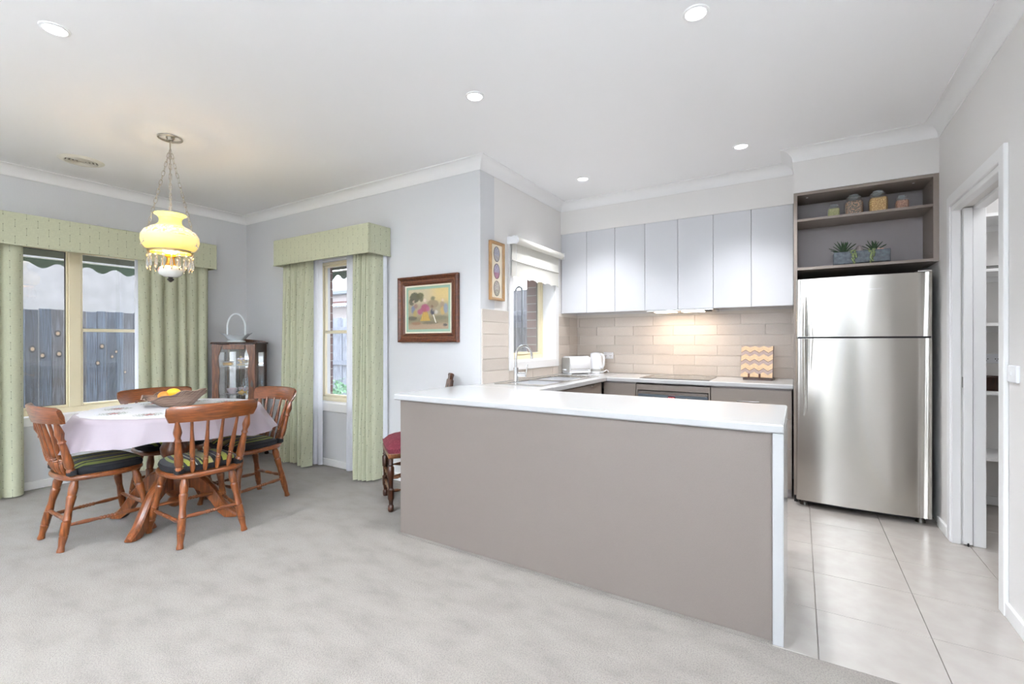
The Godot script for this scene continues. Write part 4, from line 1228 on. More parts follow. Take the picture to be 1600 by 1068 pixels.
func door() -> void:
	var d := struct("door_1")
	var ar := sf()
	box(ar, Vector3(XR - 0.018, 0, -3.01), Vector3(XR, 2.13, -2.945), 0.003)
	box(ar, Vector3(XR - 0.012, 0, -3.925), Vector3(XR, 2.13, -3.865), 0.003)
	box(ar, Vector3(XR - 0.016, 2.065, -3.865), Vector3(XR, 2.13, -3.01), 0.003)
	obj("architrave", ar, M.trim, d)
	var jb := sf()
	box(jb, Vector3(XR - 0.004, 0, -3.87), Vector3(XR + 0.038, 2.065, -3.85), 0.002)
	box(jb, Vector3(XR + 0.092, 0, -3.93), Vector3(XR + 0.15, 2.065, -3.85), 0.002)
	box(jb, Vector3(XR - 0.004, 2.035, -3.86), Vector3(XR + 0.038, 2.065, -3.01), 0.002)
	box(jb, Vector3(XR + 0.092, 2.035, -3.86), Vector3(XR + 0.15, 2.065, -3.01), 0.002)
	box(jb, Vector3(XR - 0.004, 0, -3.03), Vector3(XR + 0.15, 2.065, -3.01), 0.002)
	obj("jamb", jb, M.trim, d)
	obj("track", bx(Vector3(XR + 0.05, 2.05, -3.85), Vector3(XR + 0.08, 2.075, -3.03)), M.dark, d)
	var p := thing("sliding_door", "white cavity sliding door slid almost fully into the pantry wall", "door", Vector3(XR + 0.066, 0, -3.83))
	obj("panel", bx(Vector3(-0.02, 0.012, -0.10), Vector3(0.02, 2.04, 0.0), 0.002), M.trim, p)
	obj("edge_pull", bx(Vector3(-0.022, 0.955, -0.045), Vector3(-0.019, 1.02, -0.012), 0.001), M.steel_plain, p)
	obj("floor_guide", bx(Vector3(-0.004, 0.0, -0.008), Vector3(0.004, 0.02, 0.004), 0.001), M.dark, p)
	# light switch on the wall by the door
	var s := thing("light_switch", "white light switch plate on the wall right of the pantry doorway", "switch", Vector3(XR, 1.095, -2.87))
	obj("plate", bx(Vector3(-0.013, -0.037, -0.05), Vector3(0, 0.037, 0.05), 0.003), M.plastic, s)
	obj("rocker", bx(Vector3(-0.016, -0.008, -0.012), Vector3(-0.012, 0.008, 0.0), 0.002), M.plastic, s)
	# pantry shelves on the far wall
	var labels := ["topmost pantry shelf", "pantry shelf holding a pile of magazines", "pantry shelf third from the top, empty", "pantry shelf holding a dark bowl under the power point", "lowest pantry shelf"]
	var ys := [2.125, 1.742, 1.364, 0.885, 0.425]
	for i in 5:
		var sh := thing("pantry_shelf", "white melamine " + labels[i], "shelf", Vector3(1.62, ys[i], ZB), 0, "pantry shelves")
		obj("board", bx(Vector3(-0.67, -0.022, 0), Vector3(0.67, 0, 0.4), 0.001), M.trim, sh)
		obj("batten", bx(Vector3(-0.67, -0.062, 0), Vector3(0.67, -0.022, 0.018), 0.001), M.trim, sh)
	for k in 3:
		tag(obj("magazine", box(sf(), Vector3(1.02 + k * 0.012, 1.742 + k * 0.008, -4.84 + k * 0.006), Vector3(1.24 - k * 0.01, 1.749 + k * 0.008, -4.52 - k * 0.012), 0.002), [M.dark, M.plastic_grey, M.dark][k]), ["dark magazine at the bottom of the pile in the pantry", "grey magazine in the middle of the pile in the pantry", "dark magazine on top of the pile in the pantry"][k], "magazine", "magazines on the pantry shelf")
	var b := thing("wooden_bowl", "dark brown bowl on the pantry shelf under the power point", "bowl", Vector3(1.16, 0.885, -4.63))
	obj("bowl", lathe(sf(), [Vector2(0, 0), Vector2(0.06, 0), Vector2(0.1, 0.05), Vector2(0.12, 0.10), Vector2(0.113, 0.10), Vector2(0.09, 0.05), Vector2(0, 0.012)], 20), M.walnut_dark, b)
	tag(obj("tin", bx(Vector3(0.97, 0.885, -4.7), Vector3(1.045, 0.975, -4.62), 0.006), M.bowl_wood), "pale brown box beside the bowl in the pantry", "box")
	power_point(Vector3(1.235, 1.105, ZB), 0, "white double power point on the pantry back wall")
	var ol := OmniLight3D.new()   # the pantry's own ceiling lamp
	var pd := thing("pantry_lamp", "round white ceiling lamp inside the pantry", "ceiling lamp", Vector3(1.5, CEIL, -3.6))
	obj("shade", lathe(sf(), [Vector2(0, -0.07), Vector2(0.08, -0.06), Vector2(0.12, -0.02), Vector2(0.12, 0)], 24), M.downlight_glow, pd)
	ol.name = "lamp_light"
	ol.light_energy = 0.2
	ol.light_size = 0.1
	ol.omni_range = 6
	ol.omni_attenuation = 2
	ol.light_color = DOWN_COL
	ol.shadow_enabled = true
	pd.add_child(ol)
	ol.position.y = -0.12

func power_point(at: Vector3, turn: float, label: String) -> void:
	var o := thing("power_point", label, "power point", at, turn)
	obj("plate", bx(Vector3(-0.057, -0.036, 0), Vector3(0.057, 0.036, 0.01), 0.003), M.plastic, o)
	for s in [-1, 1]:
		obj("switch", bx(Vector3(s * 0.028 - 0.008, 0.012, 0.01), Vector3(s * 0.028 + 0.008, 0.024, 0.014), 0.002), M.plastic, o)
		var slots := sf()
		box(slots, Vector3(s * 0.028 - 0.011, -0.006, 0.0095), Vector3(s * 0.028 - 0.004, 0.0, 0.0105))
		box(slots, Vector3(s * 0.028 + 0.004, -0.006, 0.0095), Vector3(s * 0.028 + 0.011, 0.0, 0.0105))
		box(slots, Vector3(s * 0.028 - 0.0015, -0.02, 0.0095), Vector3(s * 0.028 + 0.0015, -0.012, 0.0105))
		obj("slots", slots, M.dark, o)

func counter_things() -> void:
	var T := 0.9
	# toaster
	var t := thing("toaster", "white two-slice toaster on the worktop in the corner left of the kettle", "toaster", Vector3(-2.005, T, -4.55), 1.0)
	var bod := []
	for q in [[-0.075, 0.02], [-0.075, 0.15], [-0.06, 0.175], [-0.03, 0.185], [0.03, 0.185], [0.06, 0.175], [0.075, 0.15], [0.075, 0.02]]:
		bod.append(Vector2(q[0], q[1]))
	X = Transform3D(Basis(Vector3.UP, PI / 2), Vector3.ZERO)
	obj("casing", prism(sf(), bod, -0.125, 0.125, true), M.plastic, t)
	obj("end_plate", box(sf(), Vector3(-0.072, 0.02, -0.135), Vector3(0.072, 0.17, -0.125), 0.01), M.plastic_grey, t)
	obj("end_plate", box(sf(), Vector3(-0.072, 0.02, 0.125), Vector3(0.072, 0.17, 0.135), 0.01), M.plastic, t)
	X = Transform3D()
	obj("base", bx(Vector3(-0.13, 0.008, -0.08), Vector3(0.13, 0.03, 0.08), 0.006), M.plastic, t)
	obj("trim_band", bx(Vector3(-0.118, 0.05, 0.0755), Vector3(0.118, 0.056, 0.0775)), M.plastic_grey, t)
	for xx in [-0.11, 0.11]:
		obj("foot", bx(Vector3(xx - 0.012, 0, -0.07), Vector3(xx + 0.012, 0.008, 0.07), 0.002), M.plastic, t)
	obj("dial", rod(sf(), Vector3(0.098, 0.04, 0.076), Vector3(0.098, 0.04, 0.086), 0.008, 14), M.plastic, t)
	obj("lever", bx(Vector3(-0.16, 0.035, -0.02), Vector3(-0.13, 0.05, 0.02), 0.004), M.plastic, t)
	for zz in [-0.025, 0.025]:
		obj("slot", bx(Vector3(-0.1, 0.1853, zz - 0.01), Vector3(0.1, 0.1862, zz + 0.01)), M.dark, t)
	# kettle
	var k := thing("kettle", "white electric kettle with grey base band beside the toaster", "kettle", Vector3(-1.865, T, -4.76), -0.5)
	obj("jug", lathe(sf(), [Vector2(0.078, 0.045), Vector2(0.078, 0.06), Vector2(0.074, 0.12), Vector2(0.064, 0.205), Vector2(0.058, 0.212), Vector2(0.03, 0.222), Vector2(0, 0.224)], 28), M.plastic, k)
	obj("band", lathe(sf(), [Vector2(0.077, 0.018), Vector2(0.079, 0.02), Vector2(0.079, 0.045), Vector2(0.078, 0.046)], 28), M.plastic_grey, k)
	obj("power_base", lathe(sf(), [Vector2(0, 0), Vector2(0.08, 0), Vector2(0.084, 0.006), Vector2(0.082, 0.018), Vector2(0, 0.019)], 28), M.plastic, k)
	obj("handle", tube(sf(), [Vector3(0.055, 0.2, 0), Vector3(0.085, 0.205, 0), Vector3(0.115, 0.19, 0), Vector3(0.125, 0.15, 0), Vector3(0.12, 0.09, 0), Vector3(0.1, 0.068, 0), Vector3(0.072, 0.062, 0)], [0.012, 0.012, 0.012, 0.011, 0.011, 0.011, 0.011], 10), M.plastic, k)
	obj("spout", tube(sf(), [Vector3(-0.052, 0.165, 0), Vector3(-0.075, 0.19, 0), Vector3(-0.088, 0.205, 0)], [0.022, 0.016, 0.009], 10), M.plastic, k)
	obj("cord", tube(sf(), [Vector3(0.08, 0.012, 0.02), Vector3(0.12, 0.02, 0.0), Vector3(0.135, 0.035, -0.02), Vector3(0.125, 0.03, -0.05), Vector3(0.1, 0.01, -0.08)], 0.006, 8), M.plastic, k)
	power_point(Vector3(-1.775, 1.085, ZB + 0.011), 0, "white double power point on the tiles behind the kettle")
	# chevron board on a little stand
	var b := thing("chopping_board", "chevron patterned wooden chopping board propped on a stand by the fridge", "chopping board", Vector3(-0.32, T + 0.022, -4.60))
	var tilt := Transform3D(Basis(Vector3.UP, -0.1) * Basis(Vector3.RIGHT, -0.16), Vector3.ZERO)
	X = tilt
	var W := 0.25; var H := 0.275
	var band := func(lo: float, hi: float) -> Array:
		var pts := []
		var n := 7
		var zig := func(i: int) -> float: return 0.0 if i % 2 == 0 else 0.024
		for i in n + 1: pts.append(Vector2(-W / 2 + W * i / n, clampf(lo + zig.call(i), 0, H)))
		for i in n + 1: pts.append(Vector2(W / 2 - W * i / n, clampf(hi + zig.call(n - i), 0.0, H)))
		var out := []
		for q in pts:
			if out.is_empty() or (out[-1] as Vector2).distance_to(q) > 0.0005: out.append(q)
		if (out[0] as Vector2).distance_to(out[-1]) < 0.0005: out.pop_back()
		return out
	var pale := mat("maple", c8(238, 204, 162), 0.5); pale.albedo_texture = M.light_frame.albedo_texture; tri_map(pale, Vector3(3, 12, 3))
	var mauve := mat("rose_wood", c8(184, 160, 152), 0.5); mauve.albedo_texture = M.light_frame.albedo_texture; tri_map(mauve, Vector3(3, 12, 3))
	var y := -0.024
	var order := [[0.047, 0], [0.030, 1], [0.004, 2], [0.045, 0], [0.031, 1], [0.004, 2], [0.045, 0], [0.031, 1], [0.004, 2], [0.045, 0], [0.05, 1]]
	for q in order:
		var poly: Array = band.call(y, y + q[0])
		y += q[0]
		if poly.size() > 3:
			obj(["pale_strip", "mauve_strip", "dark_strip"][q[1]], prism(sf(), poly, -0.01, 0.01), [pale, mauve, M.walnut_dark][q[1]], b)
	obj("edge", bx(Vector3(W / 2, 0, -0.01), Vector3(W / 2 + 0.003, H, 0.01)), M.walnut_dark, b)
	X = Transform3D()
	var s := thing("board_stand", "small dark wooden stand holding the chevron board", "stand", Vector3(-0.32, T, -4.60), -0.1)
	obj("foot", bx(Vector3(-0.1, 0, -0.09), Vector3(0.13, 0.02, 0.045), 0.002), M.walnut_dark, s)
	for xx in [-0.055, 0.03]:
		obj("peg", bx(Vector3(xx - 0.007, 0.02, 0.024), Vector3(xx + 0.007, 0.056, 0.04), 0.002), M.frame_wood, s)
	obj("rest", prism(sf(), [Vector2(-0.012, 0.02), Vector2(0.012, 0.02), Vector2(0.012, 0.16), Vector2(-0.012, 0.16)], -0.085, -0.07), M.walnut_dark, s)

# ---------------------------------------------------------------- dining corner
const TC := Vector3(-3.77, 0, -1.56)

func chair_leg(st: SurfaceTool, foot: Vector3, top: Vector3) -> SurfaceTool:
	return turned(st, foot, top, [Vector2(0, 0), Vector2(0.019, 0), Vector2(0.02, 0.02), Vector2(0.016, 0.07), Vector2(0.0165, 0.1), Vector2(0.022, 0.2), Vector2(0.0225, 0.21), Vector2(0.019, 0.22), Vector2(0.0225, 0.23), Vector2(0.023, 0.41), Vector2(0.019, 0.42), Vector2(0.0225, 0.43), Vector2(0.019, 0.52), Vector2(0.018, 0.58), Vector2(0.0245, 0.74), Vector2(0.025, 0.76), Vector2(0.02, 0.775), Vector2(0.0225, 0.8), Vector2(0.025, 0.88), Vector2(0.019, 0.96), Vector2(0.018, 1.0), Vector2(0, 1)], 12)

func stretcher(st: SurfaceTool, a: Vector3, b: Vector3) -> SurfaceTool:
	var p := [Vector2(0, 0), Vector2(0.008, 0), Vector2(0.013, 0.2), Vector2(0.0135, 0.25), Vector2(0.0095, 0.38)]
	for i in 5:
		var t := 0.40 + i * 0.045
		p.append_array([Vector2(0.0125, t), Vector2(0.0125, t + 0.015), Vector2(0.009, t + 0.03)])
	p.append_array([Vector2(0.0095, 0.63), Vector2(0.0135, 0.75), Vector2(0.013, 0.8), Vector2(0.008, 1.0), Vector2(0, 1)])
	return turned(st, a, b, p, 10)

func make_chair(label: String, at: Vector3, turn: float) -> Node3D:
	var c := thing("dining_chair", label, "chair", at, turn, "spindle-back dining chairs")
	# seat: a dished board with a rounded outline
	var out := []
	for i in 40:
		var a := TAU * i / 40
		var e := 3.2
		var w := 0.215 if sin(a) < 0 else 0.225
		var r := pow(pow(absf(cos(a)), e) + pow(absf(sin(a)), e), -1.0 / e)
		out.append(Vector2(cos(a) * r * w, sin(a) * r * 0.215))
	var st := sf()
	var layers := [[0.93, 0.402], [0.99, 0.41], [1.0, 0.42], [0.985, 0.431], [0.95, 0.436]]
	st.set_smooth_group(1)
	for k in layers.size() - 1:
		for i in 40:
			var p: Vector2 = out[i]; var q: Vector2 = out[(i + 1) % 40]
			var l = layers[k]; var m = layers[k + 1]
			quad(st, Vector3(p.x * l[0], l[1], p.y * l[0]), Vector3(q.x * l[0], l[1], q.y * l[0]), Vector3(q.x * m[0], m[1], q.y * m[0]), Vector3(p.x * m[0], m[1], p.y * m[0]), Vector3(p.x, (m[1] - l[1]) * 0.1, p.y))
	st.set_smooth_group(-1)
	for i in 40:
		var p: Vector2 = out[i]; var q: Vector2 = out[(i + 1) % 40]
		tri(st, Vector3(0, 0.434, 0), Vector3(p.x * 0.95, 0.436, p.y * 0.95), Vector3(q.x * 0.95, 0.436, q.y * 0.95), Vector3.UP)
		tri(st, Vector3(0, 0.402, 0), Vector3(p.x * 0.93, 0.402, p.y * 0.93), Vector3(q.x * 0.93, 0.402, q.y * 0.93), Vector3.DOWN)
	obj("seat", st, M.oak_across, c)
	var foot := []; var top := []
	for q in [[-1, -1], [1, -1], [-1, 1], [1, 1]]:
		foot.append(Vector3(q[0] * (0.18 if q[1] < 0 else 0.225), 0, q[1] * 0.225))
		top.append(Vector3(q[0] * (0.13 if q[1] < 0 else 0.16), 0.405, q[1] * 0.145))
	for i in 4: obj("leg", chair_leg(sf(), foot[i], top[i]), M.oak, c)
	var at_h := func(i: int, h: float) -> Vector3: return (foot[i] as Vector3).lerp(top[i], h / 0.405)
	for q in [[0, 1, 0.175], [2, 3, 0.175], [0, 2, 0.145], [1, 3, 0.145]]:
		obj("stretcher", stretcher(sf(), at_h.call(q[0], q[2]), at_h.call(q[1], q[2])), M.oak_across, c)
	# back
	for s in [-1.0, 1.0]:
		obj("back_post", turned(sf(), Vector3(s * 0.165, 0.432, -0.165), Vector3(s * 0.198, 0.77, -0.247), [Vector2(0, 0), Vector2(0.017, 0), Vector2(0.021, 0.05), Vector2(0.023, 0.12), Vector2(0.017, 0.15), Vector2(0.024, 0.2), Vector2(0.024, 0.3), Vector2(0.0165, 0.58), Vector2(0.016, 0.62), Vector2(0.021, 0.64), Vector2(0.016, 0.67), Vector2(0.0155, 0.7), Vector2(0.024, 0.79), Vector2(0.0225, 0.82), Vector2(0.0125, 0.96), Vector2(0.012, 1.0), Vector2(0, 1)], 12), M.oak, c)
	for i in 4:
		var u := (i - 1.5) / 1.5
		var b := Vector3(u * 0.098, 0.43, -0.186 + 0.008 * absf(u)); var t := Vector3(u * 0.128, 0.775, -0.275 + 0.012 * absf(u))
		obj("spindle", turned(sf(), b, t, [Vector2(0, 0), Vector2(0.008, 0), Vector2(0.0145, 0.1), Vector2(0.0155, 0.2), Vector2(0.011, 0.235), Vector2(0.0145, 0.25), Vector2(0.011, 0.27), Vector2(0.0145, 0.29), Vector2(0.011, 0.31), Vector2(0.015, 0.34), Vector2(0.0155, 0.45), Vector2(0.0095, 0.8), Vector2(0.0085, 1.0), Vector2(0, 1)], 10), M.oak, c)
	# crest rail: a curved plank
	var g := sf()
	var n := 20
	var sec := func(i: int) -> Array:
		var u := i / float(n) * 2.0 - 1.0
		var z := -0.287 + 0.062 * u * u
		var hw := 0.252
		var x := u * hw
		var sl := 0.008 * u
		var d := 1.0 - smoothstep(0.93, 1.0, absf(u)) * 0.16
		var lo := 0.762; var hi := lerpf(0.80, 0.866 - 0.006 * u * u, d)
		var lean := -0.022
		return [Vector3(x - sl * 2.2, lo, z + 0.011), Vector3(x - sl * 2.2, lo, z - 0.011), Vector3(x, (lo + hi) / 2, z - 0.013 + lean * 0.5), Vector3(x, hi - 0.008, z - 0.012 + lean), Vector3(x, hi, z - 0.004 + lean), Vector3(x, hi, z + 0.004 + lean), Vector3(x, hi - 0.008, z + 0.01 + lean), Vector3(x, (lo + hi) / 2, z + 0.013 + lean * 0.5)]
	for i in n:
		var a: Array = sec.call(i); var b: Array = sec.call(i + 1)
		for k in 8:
			g.set_smooth_group(-1 if k == 0 else (1 if k < 4 else 2))
			var l := (k + 1) % 8
			var cen: Vector3 = (a[0] + a[1] + a[4] + a[5]) / 4.0
			quad(g, a[k], b[k], b[l], a[l], (a[k] + a[l]) / 2.0 - cen)
	for e in [0, n]:
		var a: Array = sec.call(e)
		g.set_smooth_group(-1)
		for k in range(1, 7): tri(g, a[0], a[k], a[k + 1], Vector3(1 if e else -1, 0, 0))
	obj("crest_rail", g, M.oak_across, c)
	# tied cushion, striped from front to back
	var rows := []; var uvs := []
	var rim := []; 
	for j in 13:
		var row := []; var uv := []
		for i in 17:
			var u := i / 8.0 - 1.0; var v := j / 6.0 - 1.0
			# square to rounded square
			var x := u * sqrt(1 - v * v * 0.28); var z := v * sqrt(1 - u * u * 0.28)
			var edge := maxf(absf(u), absf(v))
			row.append(Vector3(x * 0.205, 0.496 - 0.024 * smoothstep(0.72, 1.0, edge) + 0.006 * (1 - edge), z * 0.185 + 0.022))
			uv.append(Vector2(i / 16.0, j / 12.0))
		rows.append(row); uvs.append(uv)
	var cu := obj("cushion", grid(sf(), rows, Vector3.UP, uvs), M.cushion, c)
	var loop := []
	for i in 17: loop.append(rows[0][i])
	for j in range(1, 13): loop.append(rows[j][16])
	for i in range(15, -1, -1): loop.append(rows[12][i])
	for j in range(11, 0, -1): loop.append(rows[j][0])
	var sd := sf()
	sd.set_smooth_group(1)
	for i in loop.size():
		var a: Vector3 = loop[i]; var b: Vector3 = loop[(i + 1) % loop.size()]
		var mid := Vector3(0, a.y, 0.022)
		var a1 := a + (a - mid).normalized() * 0.008; a1.y = 0.456
		var b1 := b + (b - mid).normalized() * 0.008; b1.y = 0.456
		var a2 := a; a2.y = 0.436
		var b2 := b; b2.y = 0.436
		quad(sd, a, b, b1, a1, a - mid)
		quad(sd, a1, b1, b2, a2, a - mid)
	obj("cushion_side", sd, M.cushion_side, cu)
	for s in [-1.0, 1.0]:
		obj("tie", lathe(sf(), [Vector2(0.019, 0.0), Vector2(0.027, 0.006), Vector2(0.027, 0.032), Vector2(0.02, 0.038)], 14), M.cushion_side, cu).position = Vector3(s * 0.166, 0.437, -0.168)
	return c

func dining() -> void:
	# round pedestal table
	var t := thing("dining_table", "round oak pedestal table standing under the hanging lamp, mostly hidden by its cloth", "table", TC)
	obj("tabletop", lathe(sf(), [Vector2(0, 0.735), Vector2(0.50, 0.735), Vector2(0.52, 0.742), Vector2(0.526, 0.755), Vector2(0.52, 0.768), Vector2(0, 0.77)], 48), M.oak_across, t)
	obj("apron", lathe(sf(), [Vector2(0, 0.68), Vector2(0.22, 0.68), Vector2(0.24, 0.70), Vector2(0.24, 0.735)], 32), M.oak, t)
	obj("pedestal", lathe(sf(), [Vector2(0, 0.075), Vector2(0.02, 0.078), Vector2(0.043, 0.095), Vector2(0.05, 0.12), Vector2(0.04, 0.14), Vector2(0.03, 0.15), Vector2(0.045, 0.165), Vector2(0.055, 0.18), Vector2(0.07, 0.2), Vector2(0.075, 0.34), Vector2(0.06, 0.36), Vector2(0.05, 0.39), Vector2(0.085, 0.46), Vector2(0.09, 0.5), Vector2(0.06, 0.56), Vector2(0.07, 0.6), Vector2(0.1, 0.64), Vector2(0.11, 0.68), Vector2(0, 0.68)], 24), M.oak, t)
	for k in 4:
		var a := deg_to_rad(56.0 + 90.0 * k)
		var d := Vector3(cos(a), 0, sin(a)); var s := d.cross(Vector3.UP)
		var st := sf()
		var prof := []
		var path := [[0.05, 0.335, 0.14, 0.03], [0.10, 0.335, 0.12, 0.03], [0.16, 0.315, 0.10, 0.03], [0.22, 0.27, 0.09, 0.03], [0.28, 0.2, 0.085, 0.03], [0.33, 0.125, 0.085, 0.03], [0.37, 0.07, 0.066, 0.03], [0.41, 0.04, 0.04, 0.028], [0.435, 0.022, 0.018, 0.022]]
		var rings := []
		for p in path:
			var hi: Vector3 = d * p[0] + Vector3.UP * p[1]; var lo: Vector3 = d * (p[0] - 0.03 * p[2] / 0.14) + Vector3.UP * maxf(p[1] - p[2], 0.002)
			var w: Vector3 = s * p[3]
			rings.append([hi - w * 0.7 , hi + Vector3.UP * 0.006, hi + w * 0.7, hi + w - Vector3.UP * 0.012, lo + w, lo - w, hi - w - Vector3.UP * 0.012])
		for i in rings.size() - 1:
			var cen := Vector3.ZERO
			for q in rings[i]: cen += q / 7.0
			for q in 7:
				var l := (q + 1) % 7
				st.set_smooth_group(1 + q)
				quad(st, rings[i][q], rings[i + 1][q], rings[i + 1][l], rings[i][l], (rings[i][q] + rings[i][l]) / 2.0 - cen)
		st.set_smooth_group(-1)
		for q in range(1, 6): tri(st, rings[8][0], rings[8][q], rings[8][q + 1], d)
		obj("foot", st, M.oak, t)
	# cloth: a square sheet over the round top, its corners hanging lower
	var rows := []
	var n := 96
	var prof := [0.0, 0.2, 0.4, 0.5, 0.522]
	for r in prof:
		var row := []
		for i in n + 1:
			var a := TAU * i / n
			row.append(Vector3(cos(a) * r, 0.7755, sin(a) * r))
		rows.append(row)
	var c0 := deg_to_rad(112.0)
	for k in 9:
		var row := []
		for i in n + 1:
			var a := TAU * i / n
			var b := fposmod(a - c0 + PI / 4, PI / 2) - PI / 4      # 0 at a corner
			var side := 0.705 + 0.035 * cos(2.0 * (a - c0)) + 0.008 * sin(a * 9.0)
			var drop := side - 0.53
			var s := drop * k / 8.0
			var corner := exp(-b * b * 14.0) * (0.5 + 0.5 * cos(2.0 * (a - c0)))
			var flare := 0.30 + 0.30 * corner + 0.05 * sin(a * 7.0 + 1.0)
			var r := 0.534 + s * flare + 0.02 * (s / 0.2) * cos(b * 16.0) * (1 - corner) 
			var y := 0.7755 - 0.010 - sqrt(maxf(s * s - pow(s * flare, 2), 0.0)) if k > 0 else 0.7715
			row.append(Vector3(cos(a) * r, y, sin(a) * r))
		rows.append(row)
	var cl := thing("tablecloth", "mauve tablecloth draped over the round dining table", "tablecloth", TC)
	var st := sf()
	st.set_smooth_group(1)
	for i in rows.size() - 1:
		for j in n:
			var m: Vector3 = rows[i][j] + rows[i + 1][j]
			quad(st, rows[i][j], rows[i][j + 1], rows[i + 1][j + 1], rows[i + 1][j], Vector3(m.x, 0.9 if i < 4 else 0.2, m.z) if i >= 4 else Vector3.UP)
	obj("cloth", st, M.tablecloth, cl)
	# embroidered white topper
	var tr := []; var tu := []
	for k in 6:
		var row := []; var uv := []
		for i in 65:
			var a := TAU * i / 64
			var r := [0.0, 0.2, 0.4, 0.47, 0.505, 0.512][k] * (1.0 + 0.012 * cos(a * 24.0)) as float
			row.append(Vector3(cos(a) * r, 0.7795 if k < 5 else 0.7765, sin(a) * r))
			uv.append(Vector2(0.5 + cos(a) * r / 1.05, 0.5 + sin(a) * r / 1.05))
		tr.append(row); tu.append(uv)
	var tp := obj("table_topper", grid(sf(), tr, Vector3.UP, tu), M.topper)
	tp.position = TC
	tag(tp, "white embroidered overlay with flower motifs spread on the mauve tablecloth", "table topper")
	# chairs
	var turn_of := func(d: Vector2) -> float: return atan2(d.x, d.y)
	var c := make_chair("oak spindle-back chair in front of the table, its back to the viewer", Vector3(-3.36, 0, -1.535), turn_of.call(Vector2(-0.985, -0.12)))
	copy(c, "dining_chair", "oak spindle-back chair at the left, nearest the edge of the photo", Vector3(-3.895, 0, -1.165), turn_of.call(Vector2(0.0, -1.0)))
	copy(c, "dining_chair", "oak spindle-back chair right of the table, beside the corner cabinet", Vector3(-3.683, 0, -2.012), turn_of.call(Vector2(0.06, 0.998)))
	copy(c, "dining_chair", "oak spindle-back chair on the far side of the table, behind the fruit bowl", Vector3(-4.22, 0, -1.70), turn_of.call(Vector2(0.99, 0.05)))
	# carved bowl with a ragged rim, and fruit
	var b := thing("fruit_bowl", "rough carved wooden bowl with a ragged rim on the dining table", "bowl", TC + Vector3(-0.06, 0.78, -0.03), deg_to_rad(33))
	var br := []
	for k in 9:
		var row := []
		for i in 41:
			var a := TAU * i / 40
			var prof_r: float = [0.0, 0.09, 0.11, 0.16, 0.205, 0.195, 0.15, 0.09, 0.0][k]
			var py: float = [0.0, 0.0, 0.01, 0.055, 0.088, 0.09, 0.055, 0.022, 0.018][k]
			var rag := 1.0 + (0.07 * sin(a * 3.0 + 0.5) + 0.05 * sin(a * 7.0) + 0.035 * sin(a * 13.0)) * smoothstep(0.02, 0.088, py)
			var lift := (0.018 * sin(a * 2.0 + 0.6) + 0.008 * sin(a * 9.0) + 0.02 * cos(a)) * smoothstep(0.03, 0.09, py)
			row.append(Vector3(cos(a) * prof_r * rag * 1.03, py + lift, sin(a) * prof_r * rag * 0.78))
		br.append(row)
	var bs := sf()
	bs.set_smooth_group(1)
	for i in 8:
		for j in 40:
			var m: Vector3 = br[i][j] + br[i + 1][j]
			quad(bs, br[i][j], br[i][j + 1], br[i + 1][j + 1], br[i + 1][j], Vector3(m.x, -0.4, m.z) if i < 5 else Vector3(-m.x, 0.3, -m.z))
	obj("carved_shell", bs, M.bowl_wood, b)
	for q in [["lemon", Vector3(0.0, 0.098, 0.025), Vector3(0.047, 0.031, 0.031), M.lemon, "yellow lemon on top of the fruit in the carved bowl", 0.7], ["orange", Vector3(-0.05, 0.075, 0.045), Vector3(0.04, 0.036, 0.04), M.orange_skin, "orange at the front left of the carved bowl", 0.0], ["apple", Vector3(0.055, 0.075, 0.02), Vector3(0.04, 0.036, 0.04), M.apple_skin, "pinkish yellow apple at the right of the carved bowl", 0.0], ["apple", Vector3(0.0, 0.066, -0.045), Vector3(0.038, 0.035, 0.038), M.apple_skin, "pinkish yellow apple at the back of the carved bowl", 0.0]]:
		var f := thing(q[0], q[4], "fruit", TC + Vector3(-0.06, 0.78, -0.03) + Basis(Vector3.UP, deg_to_rad(33)) * (q[1] as Vector3), q[5], "fruit in the carved bowl")
		obj("flesh", ball(sf(), Vector3.ZERO, q[2], 18, 12), q[3], f)
		obj("stem", rod(sf(), Vector3(0, q[2].y * 0.95, 0), Vector3(0.002, q[2].y + 0.007, 0), 0.0022, 6), M.knot, f) if q[0] != "lemon" else obj("tip", ball(sf(), Vector3(q[2].x, 0, 0), Vector3(0.009, 0.007, 0.007), 8, 6), q[3], f)
	lamp()

